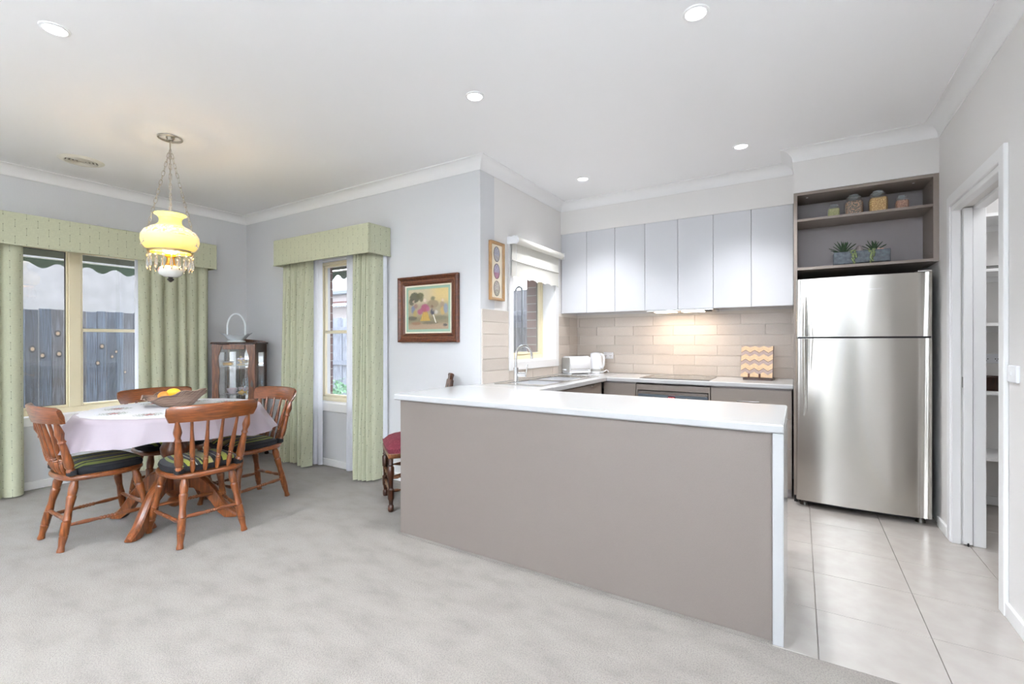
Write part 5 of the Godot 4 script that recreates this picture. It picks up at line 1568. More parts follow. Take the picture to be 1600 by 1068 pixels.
func lamp() -> void:
	var P := Vector3(-3.797, 0, -1.545)
	var l := thing("hanging_lamp", "old hanging lamp with a yellow glass shade, crystal drops and three chains", "lamp", P)
	obj("ceiling_hook", tube(sf(), Array(range(24)).map(func(i): return Vector3(0.07 * cos(TAU * i / 24), CEIL - 0.008, 0.07 * sin(TAU * i / 24))), 0.006, 8, true), M.nickel, l)
	obj("ceiling_rose", lathe(sf(), [Vector2(0, CEIL - 0.022), Vector2(0.018, CEIL - 0.02), Vector2(0.026, CEIL - 0.004), Vector2(0.026, CEIL)], 16), M.nickel, l)
	obj("ceiling_bar", bx(Vector3(-0.07, CEIL - 0.012, -0.006), Vector3(0.07, CEIL - 0.005, 0.006), 0.001), M.nickel, l)
	var chain := func(a: Vector3, b: Vector3):
		var n := int(a.distance_to(b) / 0.034)
		var st := sf()
		for i in n:
			var p := a.lerp(b, (i + 0.5) / n)
			var keep := X
			X = along(a, b)
			X.origin = p
			if i % 2: X.basis = X.basis * Basis(Vector3.UP, PI / 2)
			var ring := []
			var hh := a.distance_to(b) / n * 0.62
			for k in 14:
				var t := TAU * k / 14
				ring.append(Vector3(0.0085 * cos(t), hh * signf(sin(t)) * pow(absf(sin(t)), 0.6), 0))
			tube(st, ring, 0.0017, 6, true)
			X = keep
		obj("chain", st, M.nickel, l)
	var hub := Vector3(0, 2.61, 0)
	chain.call(Vector3(0, CEIL - 0.02, 0), hub)
	for k in 3:
		var a := deg_to_rad(-38 + 120.0 * k)
		chain.call(hub, Vector3(cos(a) * 0.168, 1.925, sin(a) * 0.168))
	chain.call(hub, Vector3(0, 2.12, 0))
	obj("cord", tube(sf(), [Vector3(0.004, CEIL - 0.02, 0), Vector3(0.006, 2.5, 0.002), Vector3(-0.004, 2.3, 0), Vector3(0.003, 2.12, 0)], 0.0035, 6), M.nickel, l)
	# shade of painted opal glass: pale green ruffle, blossoms, golden base
	var nf := FastNoiseLite.new(); nf.seed = 23; nf.frequency = 0.045
	var paint := picture(256, 128, func(x, y):
		var v: float = y / 128.0
		var c := c8(250, 212, 116).lerp(c8(253, 228, 156), smoothstep(0.0, 0.35, v))
		var fl := nf.get_noise_2d(minf(x, 255 - x) * 2.0, y * 2.0)
		c = c.lerp(c8(255, 244, 228), smoothstep(0.30, 0.42, v) * (1.0 - smoothstep(0.52, 0.62, v)) * clampf(0.8 + fl * 2.0, 0, 1))
		if v > 0.34 and v < 0.58 and fl > 0.25: c = c8(246, 206, 130)
		c = c.lerp(c8(232, 220, 130), smoothstep(0.58, 0.75, v))
		return c)
	var sm := mat("shade_glass", Color(1, 1, 1), 0.25)
	sm.albedo_texture = paint
	sm.emission_enabled = true
	sm.emission = Color(1, 1, 1)
	sm.emission_operator = BaseMaterial3D.EMISSION_OP_MULTIPLY
	sm.emission_texture = paint
	sm.emission_energy_multiplier = 0.3
	var shade := obj("shade", lathe(sf(), [Vector2(0.128, 1.885), Vector2(0.148, 1.9), Vector2(0.165, 1.925), Vector2(0.173, 1.955), Vector2(0.17, 1.99), Vector2(0.152, 2.022), Vector2(0.12, 2.045), Vector2(0.088, 2.06), Vector2(0.07, 2.078), Vector2(0.066, 2.1), Vector2(0.07, 2.118)], 40), sm, l)
	obj("ruffle", lathe(sf(), [Vector2(0.07, 2.118), Vector2(0.08, 2.132), Vector2(0.097, 2.142), Vector2(0.1, 2.145), Vector2(0.078, 2.134)], 80, 0.05, 16), mat("ruffle_glass", c8(226, 222, 150), 0.2), shade)
	M.ruffle_glass.emission_enabled = true; M.ruffle_glass.emission = c8(226, 216, 130); M.ruffle_glass.emission_energy_multiplier = 0.3
	obj("gallery_ring", lathe(sf(), [Vector2(0.122, 1.872), Vector2(0.135, 1.874), Vector2(0.137, 1.886), Vector2(0.126, 1.89)], 40), M.brass, l)
	var bulb_m := mat("bulb_glow", Color(1, 1, 1), 0.5); bulb_m.emission_enabled = true; bulb_m.emission = Color(1.0, 0.93, 0.78); bulb_m.emission_energy_multiplier = 5.0
	obj("bulb", ball(sf(), Vector3(0, 1.905, 0), Vector3(0.05, 0.045, 0.05), 16, 10), bulb_m, l)
	for k in 18:
		var a := TAU * k / 18
		var p := Vector3(cos(a) * 0.131, 0, sin(a) * 0.131)
		var st := sf()
		X = Transform3D(Basis(), p)
		lathe(st, [Vector2(0, 1.738), Vector2(0.009, 1.765), Vector2(0.0105, 1.778), Vector2(0.006, 1.825), Vector2(0, 1.832)], 6)
		ball(st, Vector3(0, 1.845, 0), Vector3(0.0075, 0.0085, 0.0075), 8, 6)
		rod(st, Vector3(0, 1.83, 0), Vector3(0, 1.875, 0), 0.001, 5)
		X = Transform3D()
		obj("crystal_drop", st, M.crystal, l)
	obj("burner", lathe(sf(), [Vector2(0, 1.865), Vector2(0.03, 1.862), Vector2(0.034, 1.845), Vector2(0.022, 1.835), Vector2(0.026, 1.81), Vector2(0.03, 1.79), Vector2(0.02, 1.782), Vector2(0, 1.78)], 20), M.gold, l)
	var paint2 := picture(128, 64, func(x, y):
		var e := Vector2(x - 40, (y - 30) * 1.4).length()
		if e < 11: return c8(196, 120, 130) if nf.get_noise_2d(x * 9.0, y * 9.0) > -0.1 else c8(120, 130, 90)
		return c8(244, 246, 240))
	mat("font_china", Color(1, 1, 1), 0.15).albedo_texture = paint2
	obj("oil_font", lathe(sf(), [Vector2(0.012, 1.7), Vector2(0.04, 1.702), Vector2(0.066, 1.718), Vector2(0.076, 1.742), Vector2(0.068, 1.766), Vector2(0.044, 1.78), Vector2(0.02, 1.784)], 28), M.font_china, l)
	obj("finial", lathe(sf(), [Vector2(0, 1.664), Vector2(0.006, 1.666), Vector2(0.02, 1.68), Vector2(0.021, 1.688), Vector2(0.012, 1.694), Vector2(0.02, 1.702), Vector2(0.018, 1.706)], 16), M.steel_dark, l)
	for k in 3:
		var a := deg_to_rad(-38 + 120.0 * k)
		obj("bracket", tube(sf(), [Vector3(cos(a) * 0.168, 1.93, sin(a) * 0.168), Vector3(cos(a) * 0.19, 1.9, sin(a) * 0.19), Vector3(cos(a) * 0.17, 1.878, sin(a) * 0.17), Vector3(cos(a) * 0.13, 1.88, sin(a) * 0.13)], 0.003, 6), M.nickel, l)
	var o := OmniLight3D.new()
	o.name = "lamp_light"
	o.light_color = Color(1.0, 0.86, 0.62)
	o.light_energy = 0.06
	o.light_size = 0.03
	o.omni_range = 8
	o.omni_attenuation = 2
	o.shadow_enabled = true
	l.add_child(o)
	o.position = Vector3(0, 1.905, 0)

# ---------------------------------------------------------------- curtains
# a pleated panel hung along the line a-b (x,z), folds standing out along nrm
func pleats(a: Vector2, b: Vector2, nrm: Vector2, y0: float, y1: float, folds: int, amp: float, seed_: int, back: Array = [], gather := 0.0) -> SurfaceTool:
	var r := RandomNumberGenerator.new()
	r.seed = seed_
	var st := sf()
	var widths := []; var total := 0.0
	for i in folds:
		widths.append(r.randf_range(0.6, 1.4)); total += widths[-1]
	var amps := []
	for i in folds: amps.append(r.randf_range(0.55, 1.15))
	var cols := []
	var at := 0.0
	for i in folds:
		for k in 10:
			cols.append([at + widths[i] / total * k / 10.0, (k / 10.0), amps[i], i])
		at += widths[i] / total
	cols.append([1.0, 0.0, amps[0], 0])
	var ys := [0.0, 0.012, 0.12, 0.35, 0.65, 0.9, 0.965, 1.0]
	var rows := []; var uvs := []
	for f in ys:
		var row := []; var uv := []
		var y: float = lerpf(y0, y1, f)
		var u := 0.0
		var prev := Vector2.ZERO
		for k in cols.size():
			var c = cols[k]
			var open := lerpf(1.0, 0.62, f)
			var ph: float = c[1]
			var w := sin(PI * ph)
			w = pow(w, 0.7)                          # round fronts, sharp valleys
			var sway: float = 0.16 * sin(c[0] * 7.0 + f * 2.2 + seed_)
			var off: float = (w * c[2] + sway) * amp * open
			var s: float = c[0]
			s = lerpf(s, 0.5 + (s - 0.5) * (1.0 - gather), sin(PI * f) * 0.8)
			var p := a.lerp(b, s) + nrm * off
			if k > 0: u += p.distance_to(prev)
			prev = p
			row.append(Vector3(p.x, y, p.y)); uv.append(Vector2(u / 0.52, -y / 0.52))
		for q in back:
			var p: Vector2 = q
			u += p.distance_to(prev); prev = p
			row.append(Vector3(p.x, y, p.y)); uv.append(Vector2(u / 0.52, -y / 0.52))
		rows.append(row); uvs.append(uv)
	st.set_smooth_group(1)
	var th := Vector3(-nrm.x, 0, -nrm.y) * 0.002
	for i in rows.size() - 1:
		for j in rows[i].size() - 1:
			var aa: Vector3 = rows[i][j]; var bb: Vector3 = rows[i][j + 1]
			var ref := Vector3.UP.cross(bb - aa)
			if ref.dot(Vector3(nrm.x, 0, nrm.y)) * (1.0 if (b - a).cross(nrm) < 0 else 1.0) < 0 and j < 10 * folds: ref = ref
			var flip := -1.0 if (b - a).cross(nrm) > 0 else 1.0
			quad(st, aa, bb, rows[i + 1][j + 1], rows[i + 1][j], ref * -flip, uvs[i][j], uvs[i][j + 1], uvs[i + 1][j + 1], uvs[i + 1][j])
	return st

func curtains() -> void:
	# pelmets: padded boxes open at the back and below
	var pelmet := func(label: String, a: Vector3, b: Vector3, open_side: Vector3):
		var p := thing("pelmet", label, "pelmet")
		var st := sf()
		var t := 0.018
		if open_side.x != 0:   # on the left wall
			box(st, Vector3(b.x - t, a.y, a.z), Vector3(b.x, b.y, b.z), 0.006)
			box(st, Vector3(a.x, a.y, a.z), Vector3(b.x - t, b.y, a.z + t), 0.006)
			box(st, Vector3(a.x, a.y, b.z - t), Vector3(b.x - t, b.y, b.z), 0.006)
			box(st, Vector3(a.x, b.y - t, a.z + t), Vector3(b.x - t, b.y, b.z - t))
		else:
			box(st, Vector3(a.x, a.y, b.z - t), Vector3(b.x, b.y, b.z), 0.006)
			box(st, Vector3(a.x, a.y, a.z), Vector3(a.x + t, b.y, b.z - t), 0.006)
			box(st, Vector3(b.x - t, a.y, a.z), Vector3(b.x, b.y, b.z - t), 0.006)
			box(st, Vector3(a.x + t, b.y - t, a.z), Vector3(b.x - t, b.y, b.z - t))
		obj("covered_box", st, M.pelmet, p)
		var pp := sf()
		if open_side.x != 0: rod(pp, Vector3(b.x - 0.002, a.y + 0.004, a.z), Vector3(b.x - 0.002, a.y + 0.004, b.z), 0.005, 8)
		else:
			rod(pp, Vector3(a.x, a.y + 0.004, b.z - 0.002), Vector3(b.x, a.y + 0.004, b.z - 0.002), 0.005, 8)
			rod(pp, Vector3(b.x - 0.002, a.y + 0.004, a.z), Vector3(b.x - 0.002, a.y + 0.004, b.z), 0.005, 8)
		obj("piping", pp, M.pelmet, p)
	pelmet.call("long sage green fabric pelmet over the large left window", Vector3(XL, 2.008, -2.57), Vector3(XL + 0.25, 2.266, -0.45), Vector3.LEFT)
	pelmet.call("short sage green fabric pelmet over the narrow window", Vector3(-4.549, 2.008, ZD), Vector3(-3.144, 2.266, ZD + 0.256), Vector3.FORWARD)
	var cur := func(label: String, st: SurfaceTool, category := "curtain", group := "sage green drapes", m := "drape", called := "curtain"):
		tag(obj(called, st, M[m]), label, category, group)
	cur.call("sage green curtain at the left edge of the photo, left of the large window", pleats(Vector2(XL + 0.15, -1.14), Vector2(XL + 0.15, -0.52), Vector2(1, 0), 0.012, 2.06, 5, 0.07, 3))
	cur.call("sage green curtain right of the large window, behind the hanging lamp", pleats(Vector2(XL + 0.14, -2.53), Vector2(XL + 0.14, -1.91), Vector2(1, 0), 0.012, 2.06, 6, 0.075, 5, [], 0.02))
	cur.call("sage green curtain left of the narrow window, beside the corner cabinet", pleats(Vector2(-4.57, ZD + 0.11), Vector2(-4.115, ZD + 0.11), Vector2(0, 1), 0.012, 2.06, 7, 0.085, 8))
	cur.call("sage green curtain right of the narrow window, returning to the wall", pleats(Vector2(-3.475, ZD + 0.11), Vector2(-3.23, ZD + 0.13), Vector2(0, 1), 0.012, 2.06, 5, 0.1, 11, [Vector2(-3.215, ZD + 0.16), Vector2(-3.205, ZD + 0.12), Vector2(-3.2, ZD + 0.06), Vector2(-3.2, ZD + 0.02)]))
	cur.call("white sheer curtain left of the narrow window pane", pleats(Vector2(-4.30, ZD + 0.05), Vector2(-4.05, ZD + 0.05), Vector2(0, 1), 0.015, 2.06, 4, 0.04, 21), "sheer curtain", "white sheer curtains", "sheer", "sheer_curtain")
	cur.call("white sheer curtain right of the narrow window pane, showing again past the green drape", pleats(Vector2(-3.69, ZD + 0.045), Vector2(-3.165, ZD + 0.03), Vector2(0, 1), 0.015, 2.06, 8, 0.04, 22), "sheer curtain", "white sheer curtains", "sheer", "sheer_curtain")
	cur.call("white sheer curtain edge at the right of the large left window", pleats(Vector2(XL + 0.06, -2.5), Vector2(XL + 0.06, -1.915), Vector2(1, 0), 0.015, 2.06, 8, 0.035, 23), "sheer curtain", "white sheer curtains", "sheer", "sheer_curtain")

# ---------------------------------------------------------------- corner cabinet
func corner_cabinet() -> void:
	# local frame: x along the front to the right, z towards the room
	var W := 0.40; var D := 0.40
	var R := Vector3(-4.755, 0, -2.695)
	var turn := PI / 4
	var ux := Basis(Vector3.UP, turn) * Vector3.RIGHT
	var c := thing("display_cabinet", "small dark oak display cabinet with a glass door standing across the room corner", "cabinet", R - ux * (W / 2), turn)
	var h := W / 2
	obj("top_board", bx(Vector3(-h - 0.015, 1.218, -D - 0.005), Vector3(h + 0.015, 1.238, 0.015), 0.006), M.walnut_dark, c)
	obj("back_rail", prism(sf(), [Vector2(-h + 0.04, 1.238), Vector2(h - 0.0, 1.238), Vector2(h - 0.02, 1.25), Vector2(0.08, 1.262), Vector2(0.0, 1.27), Vector2(-0.08, 1.262), Vector2(-h + 0.06, 1.25)], -D, -D + 0.02), M.walnut, c)
	for q in [[-1, 0], [1, 0], [-1, -1], [1, -1]]:
		var xx: float = q[0] * (h - 0.014); var zz: float = -0.014 if q[1] == 0 else -D + 0.014
		obj("corner_post", bx(Vector3(xx - 0.014, 0.18, zz - 0.014), Vector3(xx + 0.014, 1.218, zz + 0.014), 0.002), M.walnut, c)
		obj("leg", turned(sf(), Vector3(xx + q[0] * 0.012, 0, zz + (0.012 if q[1] == 0 else -0.012)), Vector3(xx, 0.2, zz), [Vector2(0, 0), Vector2(0.02, 0), Vector2(0.024, 0.05), Vector2(0.014, 0.2), Vector2(0.016, 0.5), Vector2(0.022, 0.9), Vector2(0.02, 1), Vector2(0, 1)], 10), M.walnut_dark, c)
	obj("base_board", bx(Vector3(-h, 0.18, -D), Vector3(h, 0.30, 0.0), 0.003), M.walnut, c)
	obj("mirror_back", bx(Vector3(-h + 0.02, 0.30, -D + 0.004), Vector3(h - 0.02, 1.2, -D + 0.01)), M.mirror, c)
	for s in [-1, 1]:
		var st := sf()
		var xx: float = s * (h - 0.006)
		box(st, Vector3(xx - 0.006, 1.13, -D + 0.03), Vector3(xx + 0.006, 1.218, -0.03))
		box(st, Vector3(xx - 0.006, 0.30, -D + 0.03), Vector3(xx + 0.006, 0.36, -0.03))
		box(st, Vector3(xx - 0.006, 0.36, -0.09), Vector3(xx + 0.006, 1.13, -0.03))
		box(st, Vector3(xx - 0.006, 0.36, -D + 0.03), Vector3(xx + 0.006, 1.13, -D + 0.06))
		obj("side_frame", st, M.walnut_dark, c)
		obj("side_pane", bx(Vector3(xx - 0.002, 0.36, -D + 0.06), Vector3(xx + 0.001, 1.13, -0.09)), M.glass, c)
	# door: a frame whose inner edge waves
	var d := Node3D.new()
	d.name = "door"
	c.add_child(d)
	d.position = Vector3(0, 0, 0.001)
	var y0 := 0.31; var y1 := 1.214; var hw := h - 0.003
	var st := sf()
	var inner := func(y: float) -> float:
		var f := clampf((y - 0.40) / (1.15 - 0.40), 0, 1)
		return h - 0.066 + 0.005 * sin(f * TAU * 2.5) - 0.03 * (pow(absf(f * 2 - 1), 24))
	for s in [-1.0, 1.0]:
		var poly := [Vector2(s * hw, y0), Vector2(s * hw, y1)]
		for i in 25:
			var y := lerpf(1.165, 0.385, i / 24.0)
			poly.append(Vector2(s * inner.call(y), y1 if i == 0 else (y0 if i == 24 else y)))
		prism(st, poly, 0.0, 0.016)
	box(st, Vector3(-h + 0.098, 1.165, 0.0), Vector3(h - 0.098, y1, 0.016))
	box(st, Vector3(-h + 0.098, y0, 0.0), Vector3(h - 0.098, 0.385, 0.016))
	obj("door_frame", st, M.walnut, d)
	obj("pane", bx(Vector3(-h + 0.03, 0.36, 0.004), Vector3(h - 0.03, 1.19, 0.007)), M.glass, d)
	obj("escutcheon", prism(sf(), [Vector2(h - 0.042, 0.78), Vector2(h - 0.026, 0.78), Vector2(h - 0.02, 0.81), Vector2(h - 0.03, 0.845), Vector2(h - 0.034, 0.85), Vector2(h - 0.046, 0.81)], 0.016, 0.022), M.steel_dark, d)
	for k in 3:
		obj("glass_shelf", bx(Vector3(-h + 0.02, [0.42, 0.69, 0.99][k], -D + 0.02), Vector3(h - 0.02, [0.42, 0.69, 0.99][k] + 0.006, -0.03), 0.001), M.glass_shelf, c)
	# what stands in it
	var place := func(x: float, y: float, z: float) -> Vector3: return c.position + Basis(Vector3.UP, turn) * Vector3(x, y, z)
	var trinkets := [[-0.10, "gilt trinket box on the upper glass shelf, left", 0], [0.02, "gilt floral ornament in the middle of the upper glass shelf", 1], [0.125, "small gilt jug on the right of the upper glass shelf", 2]]
	for q in trinkets:
		var o := thing("ornament", q[1], "ornament", place.call(q[0], 0.997, -0.14), turn, "gilt ornaments in the display cabinet")
		if q[2] == 0:
			obj("box", bx(Vector3(-0.045, 0, -0.025), Vector3(0.045, 0.03, 0.025), 0.006), M.gold, o)
			obj("lid", bx(Vector3(-0.047, 0.03, -0.027), Vector3(0.047, 0.042, 0.027), 0.005), M.nickel, o)
		elif q[2] == 1:
			obj("base", lathe(sf(), [Vector2(0, 0), Vector2(0.04, 0), Vector2(0.036, 0.012), Vector2(0.012, 0.02), Vector2(0.012, 0.04)], 16), M.gold, o)
			for k in 7:
				var a := TAU * k / 6
				obj("flower", ball(sf(), Vector3(cos(a) * 0.024, 0.05 + 0.015 * (k % 2), sin(a) * 0.02) if k < 6 else Vector3(0, 0.085, 0), Vector3(0.014, 0.012, 0.014), 8, 6), [M.gold, M.china_pink][k % 2], o)
		else:
			obj("jug", lathe(sf(), [Vector2(0, 0), Vector2(0.018, 0), Vector2(0.026, 0.02), Vector2(0.016, 0.04), Vector2(0.018, 0.056)], 14), M.steel_dark, o)
			obj("handle", tube(sf(), [Vector3(0.02, 0.02, 0), Vector3(0.036, 0.04, 0), Vector3(0.03, 0.065, 0), Vector3(0, 0.078, 0), Vector3(-0.018, 0.056, 0)], 0.003, 6), M.gold, o)
	for k in 2:
		var o := thing("tea_cup", ["pale pink tea cup on the lower glass shelf, left", "pale pink tea cup on the lower glass shelf, behind the first cup"][k], "cup", place.call([-0.06, 0.015][k], 0.696, [-0.13, -0.24][k]), turn + 2.6, "pink tea cups in the display cabinet")
		obj("saucer", lathe(sf(), [Vector2(0, 0.0), Vector2(0.035, 0.002), Vector2(0.062, 0.012), Vector2(0.06, 0.014), Vector2(0, 0.004)], 24), M.china_pink, o)
		obj("cup", lathe(sf(), [Vector2(0, 0.006), Vector2(0.025, 0.007), Vector2(0.044, 0.035), Vector2(0.052, 0.062), Vector2(0.049, 0.062), Vector2(0.04, 0.034), Vector2(0, 0.012)], 24), M.china_pink, o)
		obj("handle", tube(sf(), [Vector3(0.047, 0.05, 0), Vector3(0.068, 0.05, 0), Vector3(0.066, 0.03, 0), Vector3(0.042, 0.026, 0)], 0.004, 6), M.china_pink, o)
	for k in 5:
		var o := thing("goblet", ["front left goblet of the cut glass set on the lower glass shelf", "front middle goblet of the cut glass set on the lower glass shelf", "front right goblet of the cut glass set, nearest the door edge", "back left goblet of the cut glass set on the lower glass shelf", "back right goblet of the cut glass set on the lower glass shelf"][k], "glass", place.call([0.05, 0.095, 0.14, 0.07, 0.12][k], 0.696, [-0.17, -0.15, -0.18, -0.26, -0.27][k]), 0, "cut glass goblets in the display cabinet")
		obj("glass", lathe(sf(), [Vector2(0, 0), Vector2(0.026, 0.001), Vector2(0.006, 0.008), Vector2(0.005, 0.06), Vector2(0.02, 0.085), Vector2(0.027, 0.12), Vector2(0.025, 0.16), Vector2(0.023, 0.16), Vector2(0.024, 0.12), Vector2(0.016, 0.088), Vector2(0, 0.08)], 14), M.crystal, o)
	var fi := thing("gilt_fish", "small gold fish ornament at the front of the lower glass shelf", "ornament", place.call(0.045, 0.696, -0.07), turn)
	obj("body", ball(sf(), Vector3(0, 0.022, 0), Vector3(0.034, 0.02, 0.01), 14, 10), M.gold, fi)
	obj("tail", prism(sf(), [Vector2(0.028, 0.022), Vector2(0.055, 0.045), Vector2(0.048, 0.022), Vector2(0.055, 0.0)], -0.003, 0.003), M.gold, fi)
	obj("fin", prism(sf(), [Vector2(-0.012, 0.038), Vector2(0.006, 0.058), Vector2(0.02, 0.034)], -0.002, 0.002), M.gold, fi)
	obj("stand", lathe(sf(), [Vector2(0, 0), Vector2(0.014, 0), Vector2(0.006, 0.006), Vector2(0, 0.008)], 12), M.gold, fi)
	# milk-glass basket on top
	var bk := thing("glass_basket", "white milk glass basket with a tall looped handle on top of the corner cabinet", "basket", place.call(-0.04, 1.238, -0.2), turn + 0.3)
	obj("foot", lathe(sf(), [Vector2(0, 0), Vector2(0.085, 0), Vector2(0.088, 0.006), Vector2(0.072, 0.018), Vector2(0, 0.02)], 28), M.china, bk)
	var rows := []
	for k in 8:
		var row := []
		for i in 65:
			var a := TAU * i / 64
			var r: float = [0.06, 0.08, 0.108, 0.135, 0.15, 0.138, 0.105, 0.06][k]
			var y: float = [0.018, 0.03, 0.055, 0.075, 0.085, 0.083, 0.055, 0.03][k]
			var f := smoothstep(0.03, 0.085, y)
			r *= 1.0 + 0.05 * f * cos(a * 16.0)
			y += 0.006 * f * cos(a * 16.0) + 0.012 * f * cos(a * 2.0)
			row.append(Vector3(cos(a) * r, y, sin(a) * r * 0.82))
		rows.append(row)
	var bs := sf()
	bs.set_smooth_group(1)
	for i in 7:
		for j in 64:
			var m: Vector3 = rows[i][j] + rows[i + 1][j]
			quad(bs, rows[i][j], rows[i][j + 1], rows[i + 1][j + 1], rows[i + 1][j], Vector3(m.x, -0.15, m.z) if i < 5 else Vector3(-m.x, 0.1, -m.z))
	obj("bowl", bs, M.china, bk)
	var hp := []
	for i in 19:
		var a := PI * i / 18.0
		hp.append(Vector3(-0.082 * cos(a), 0.15 + 0.15 * sin(a), 0) if i > 0 and i < 18 else Vector3(-0.082 * cos(a), 0.075, 0))
	obj("handle", tube(sf(), hp, 0.0095, 10), M.china, bk)

# ---------------------------------------------------------------- on the walls
func ring_frame(st: SurfaceTool, w: float, h: float, prof: Array) -> SurfaceTool:   # prof: (inset, height)
	for s in 4:
		st.set_smooth_group(-1)
		for i in prof.size() - 1:
			var q := []
			for p in [prof[i], prof[i + 1]]:
				var a: float = w / 2 - p.x; var b: float = h / 2 - p.x
				var cs := [Vector3(-a, -b, p.y), Vector3(a, -b, p.y), Vector3(a, b, p.y), Vector3(-a, b, p.y)]
				q.append(cs[s]); q.append(cs[(s + 1) % 4])
			var outw: Vector3 = [Vector3.DOWN, Vector3.RIGHT, Vector3.UP, Vector3.LEFT][s]
			var dx: float = prof[i + 1].x - prof[i].x; var dy: float = prof[i + 1].y - prof[i].y
			quad(st, q[0], q[1], q[3], q[2], outw * dy + Vector3.BACK * dx)
	return st

func wall_things() -> void:
	# framed needlework: a pastoral party, loosely
	var nf := FastNoiseLite.new(); nf.seed = 77; nf.frequency = 0.06
	var blobs := []   # x, y, rx, ry, colour
	for q in [[0.16, 0.2, 0.13, 0.13, c8(74, 74, 58)], [0.3, 0.16, 0.09, 0.08, c8(92, 90, 64)], [0.08, 0.3, 0.07, 0.09, c8(84, 80, 66)], [0.33, 0.24, 0.05, 0.07, c8(100, 98, 76)], [0.62, 0.38, 0.14, 0.10, c8(150, 134, 108)], [0.62, 0.24, 0.05, 0.05, c8(118, 118, 92)],
		[0.12, 0.5, 0.05, 0.1, c8(112, 122, 154)], [0.19, 0.42, 0.05, 0.06, c8(146, 112, 106)], [0.17, 0.6, 0.05, 0.09, c8(176, 152, 96)], [0.13, 0.3, 0.025, 0.03, c8(204, 176, 156)],
		[0.42, 0.47, 0.10, 0.10, c8(168, 84, 116)], [0.3, 0.56, 0.07, 0.07, c8(170, 90, 122)], [0.5, 0.5, 0.05, 0.06, c8(180, 106, 136)], [0.42, 0.28, 0.035, 0.045, c8(226, 206, 190)],
		[0.61, 0.57, 0.05, 0.08, c8(58, 60, 76)], [0.6, 0.44, 0.03, 0.035, c8(120, 92, 74)], [0.66, 0.52, 0.06, 0.04, c8(160, 146, 128)], [0.70, 0.58, 0.04, 0.05, c8(206, 200, 190)],
		[0.85, 0.42, 0.05, 0.1, c8(164, 142, 120)], [0.86, 0.55, 0.06, 0.10, c8(200, 166, 104)], [0.93, 0.5, 0.05, 0.12, c8(134, 148, 172)], [0.86, 0.3, 0.03, 0.035, c8(222, 200, 178)],
		[0.2, 0.85, 0.12, 0.04, c8(150, 112, 88)], [0.55, 0.84, 0.2, 0.03, c8(112, 102, 84)], [0.8, 0.72, 0.18, 0.05, c8(122, 116, 94)], [0.1, 0.72, 0.12, 0.05, c8(92, 88, 74)], [0.92, 0.9, 0.05, 0.03, c8(70, 70, 70)]]: blobs.append(q)
	var art := picture(256, 256, func(x, y):
		var u: float = x / 256.0; var v: float = y / 256.0
		var c := c8(206, 190, 158).lerp(c8(222, 196, 136), smoothstep(0.4, 0.8, u))
		c = c.lerp(c8(172, 160, 132), smoothstep(0.25, 0.45, v))
		c = c.lerp(c8(136, 126, 100), smoothstep(0.6, 0.75, v))
		c = c.lerp(c8(176, 150, 126), smoothstep(0.8, 0.92, v))
		var wob := Vector2(nf.get_noise_2d(x * 3.0, y * 3.0), nf.get_noise_2d(x * 3.0 + 500, y * 3.0)) * 0.03 + Vector2(nf.get_noise_2d(x * 9.0, y * 9.0 + 200), nf.get_noise_2d(x * 9.0 + 700, y * 9.0)) * 0.035
		c = c.lerp([c8(96, 92, 70), c8(214, 190, 160), c8(150, 116, 100), c8(120, 130, 120)][int(absf(nf.get_noise_2d(x * 2.0 + 40, y * 2.0)) * 37.0) % 4], 0.35 * clampf(nf.get_noise_2d(x * 5.0 + 99, y * 5.0) * 3.0 * smoothstep(0.12, 0.3, v), 0, 1))
		# a full yellow skirt
		if v > 0.5 and v < 0.79:
			var hw := lerpf(0.03, 0.125, (v - 0.5) / 0.29)
			if absf(u + wob.x * 0.4 - 0.43) < hw: c = c8(216, 176, 92).darkened(0.16 * absf(sin(u * 70.0)))
		for q in blobs:
			var e := Vector2((u + wob.x - q[0]) / q[2], (v + wob.y - q[1]) / q[3])
			if e.length() < 1.0: c = c.lerp(q[4], 0.85)
		# stockinged leg of the bowing man
		if v > 0.64 and v < 0.84 and absf(u - (0.63 + (v - 0.64) * 0.32)) < 0.014: c = c8(226, 222, 208)
		return c.darkened(0.28 * absf(nf.get_noise_2d(x * 11.0, y * 11.0))).lightened(0.1 * absf(nf.get_noise_2d(x * 14.0 + 90, y * 14.0))))
	var W := 0.672; var H := 0.566
	var p := thing("framed_needlework", "carved dark wooden frame holding a faded pastoral needlework, on the dining wall", "picture", Vector3(-2.693, 1.518, ZD + 0.004))
	obj("frame", ring_frame(sf(), W, H, [Vector2(0, 0), Vector2(0, 0.03), Vector2(0.012, 0.036), Vector2(0.022, 0.03), Vector2(0.03, 0.022), Vector2(0.055, 0.018), Vector2(0.06, 0.024), Vector2(0.068, 0.02), Vector2(0.078, 0.01)]), M.frame_wood, p)
	var bd := sf()
	for i in 44:
		var f := i / 43.0
		for s in [-1, 1]:
			ball(bd, Vector3(lerpf(-W / 2 + 0.045, W / 2 - 0.045, f), s * (H / 2 - 0.042), 0.02), Vector3(0.005, 0.004, 0.004), 6, 4)
			ball(bd, Vector3(s * (W / 2 - 0.042), lerpf(-H / 2 + 0.045, H / 2 - 0.045, f), 0.02), Vector3(0.004, 0.005, 0.004), 6, 4)
	obj("carved_beading", bd, mat("beading", c8(128, 84, 54), 0.45), p)
	obj("slip", ring_frame(sf(), W - 0.154, H - 0.154, [Vector2(0, 0.009), Vector2(0.0, 0.013), Vector2(0.012, 0.012), Vector2(0.012, 0.006)]), mat("ivory", c8(232, 226, 206), 0.6), p)
	obj("mount", ring_frame(sf(), W - 0.178, H - 0.178, [Vector2(0, 0.009), Vector2(0.022, 0.009)]), mat("mount_green", c8(148, 176, 156), 0.8), p)
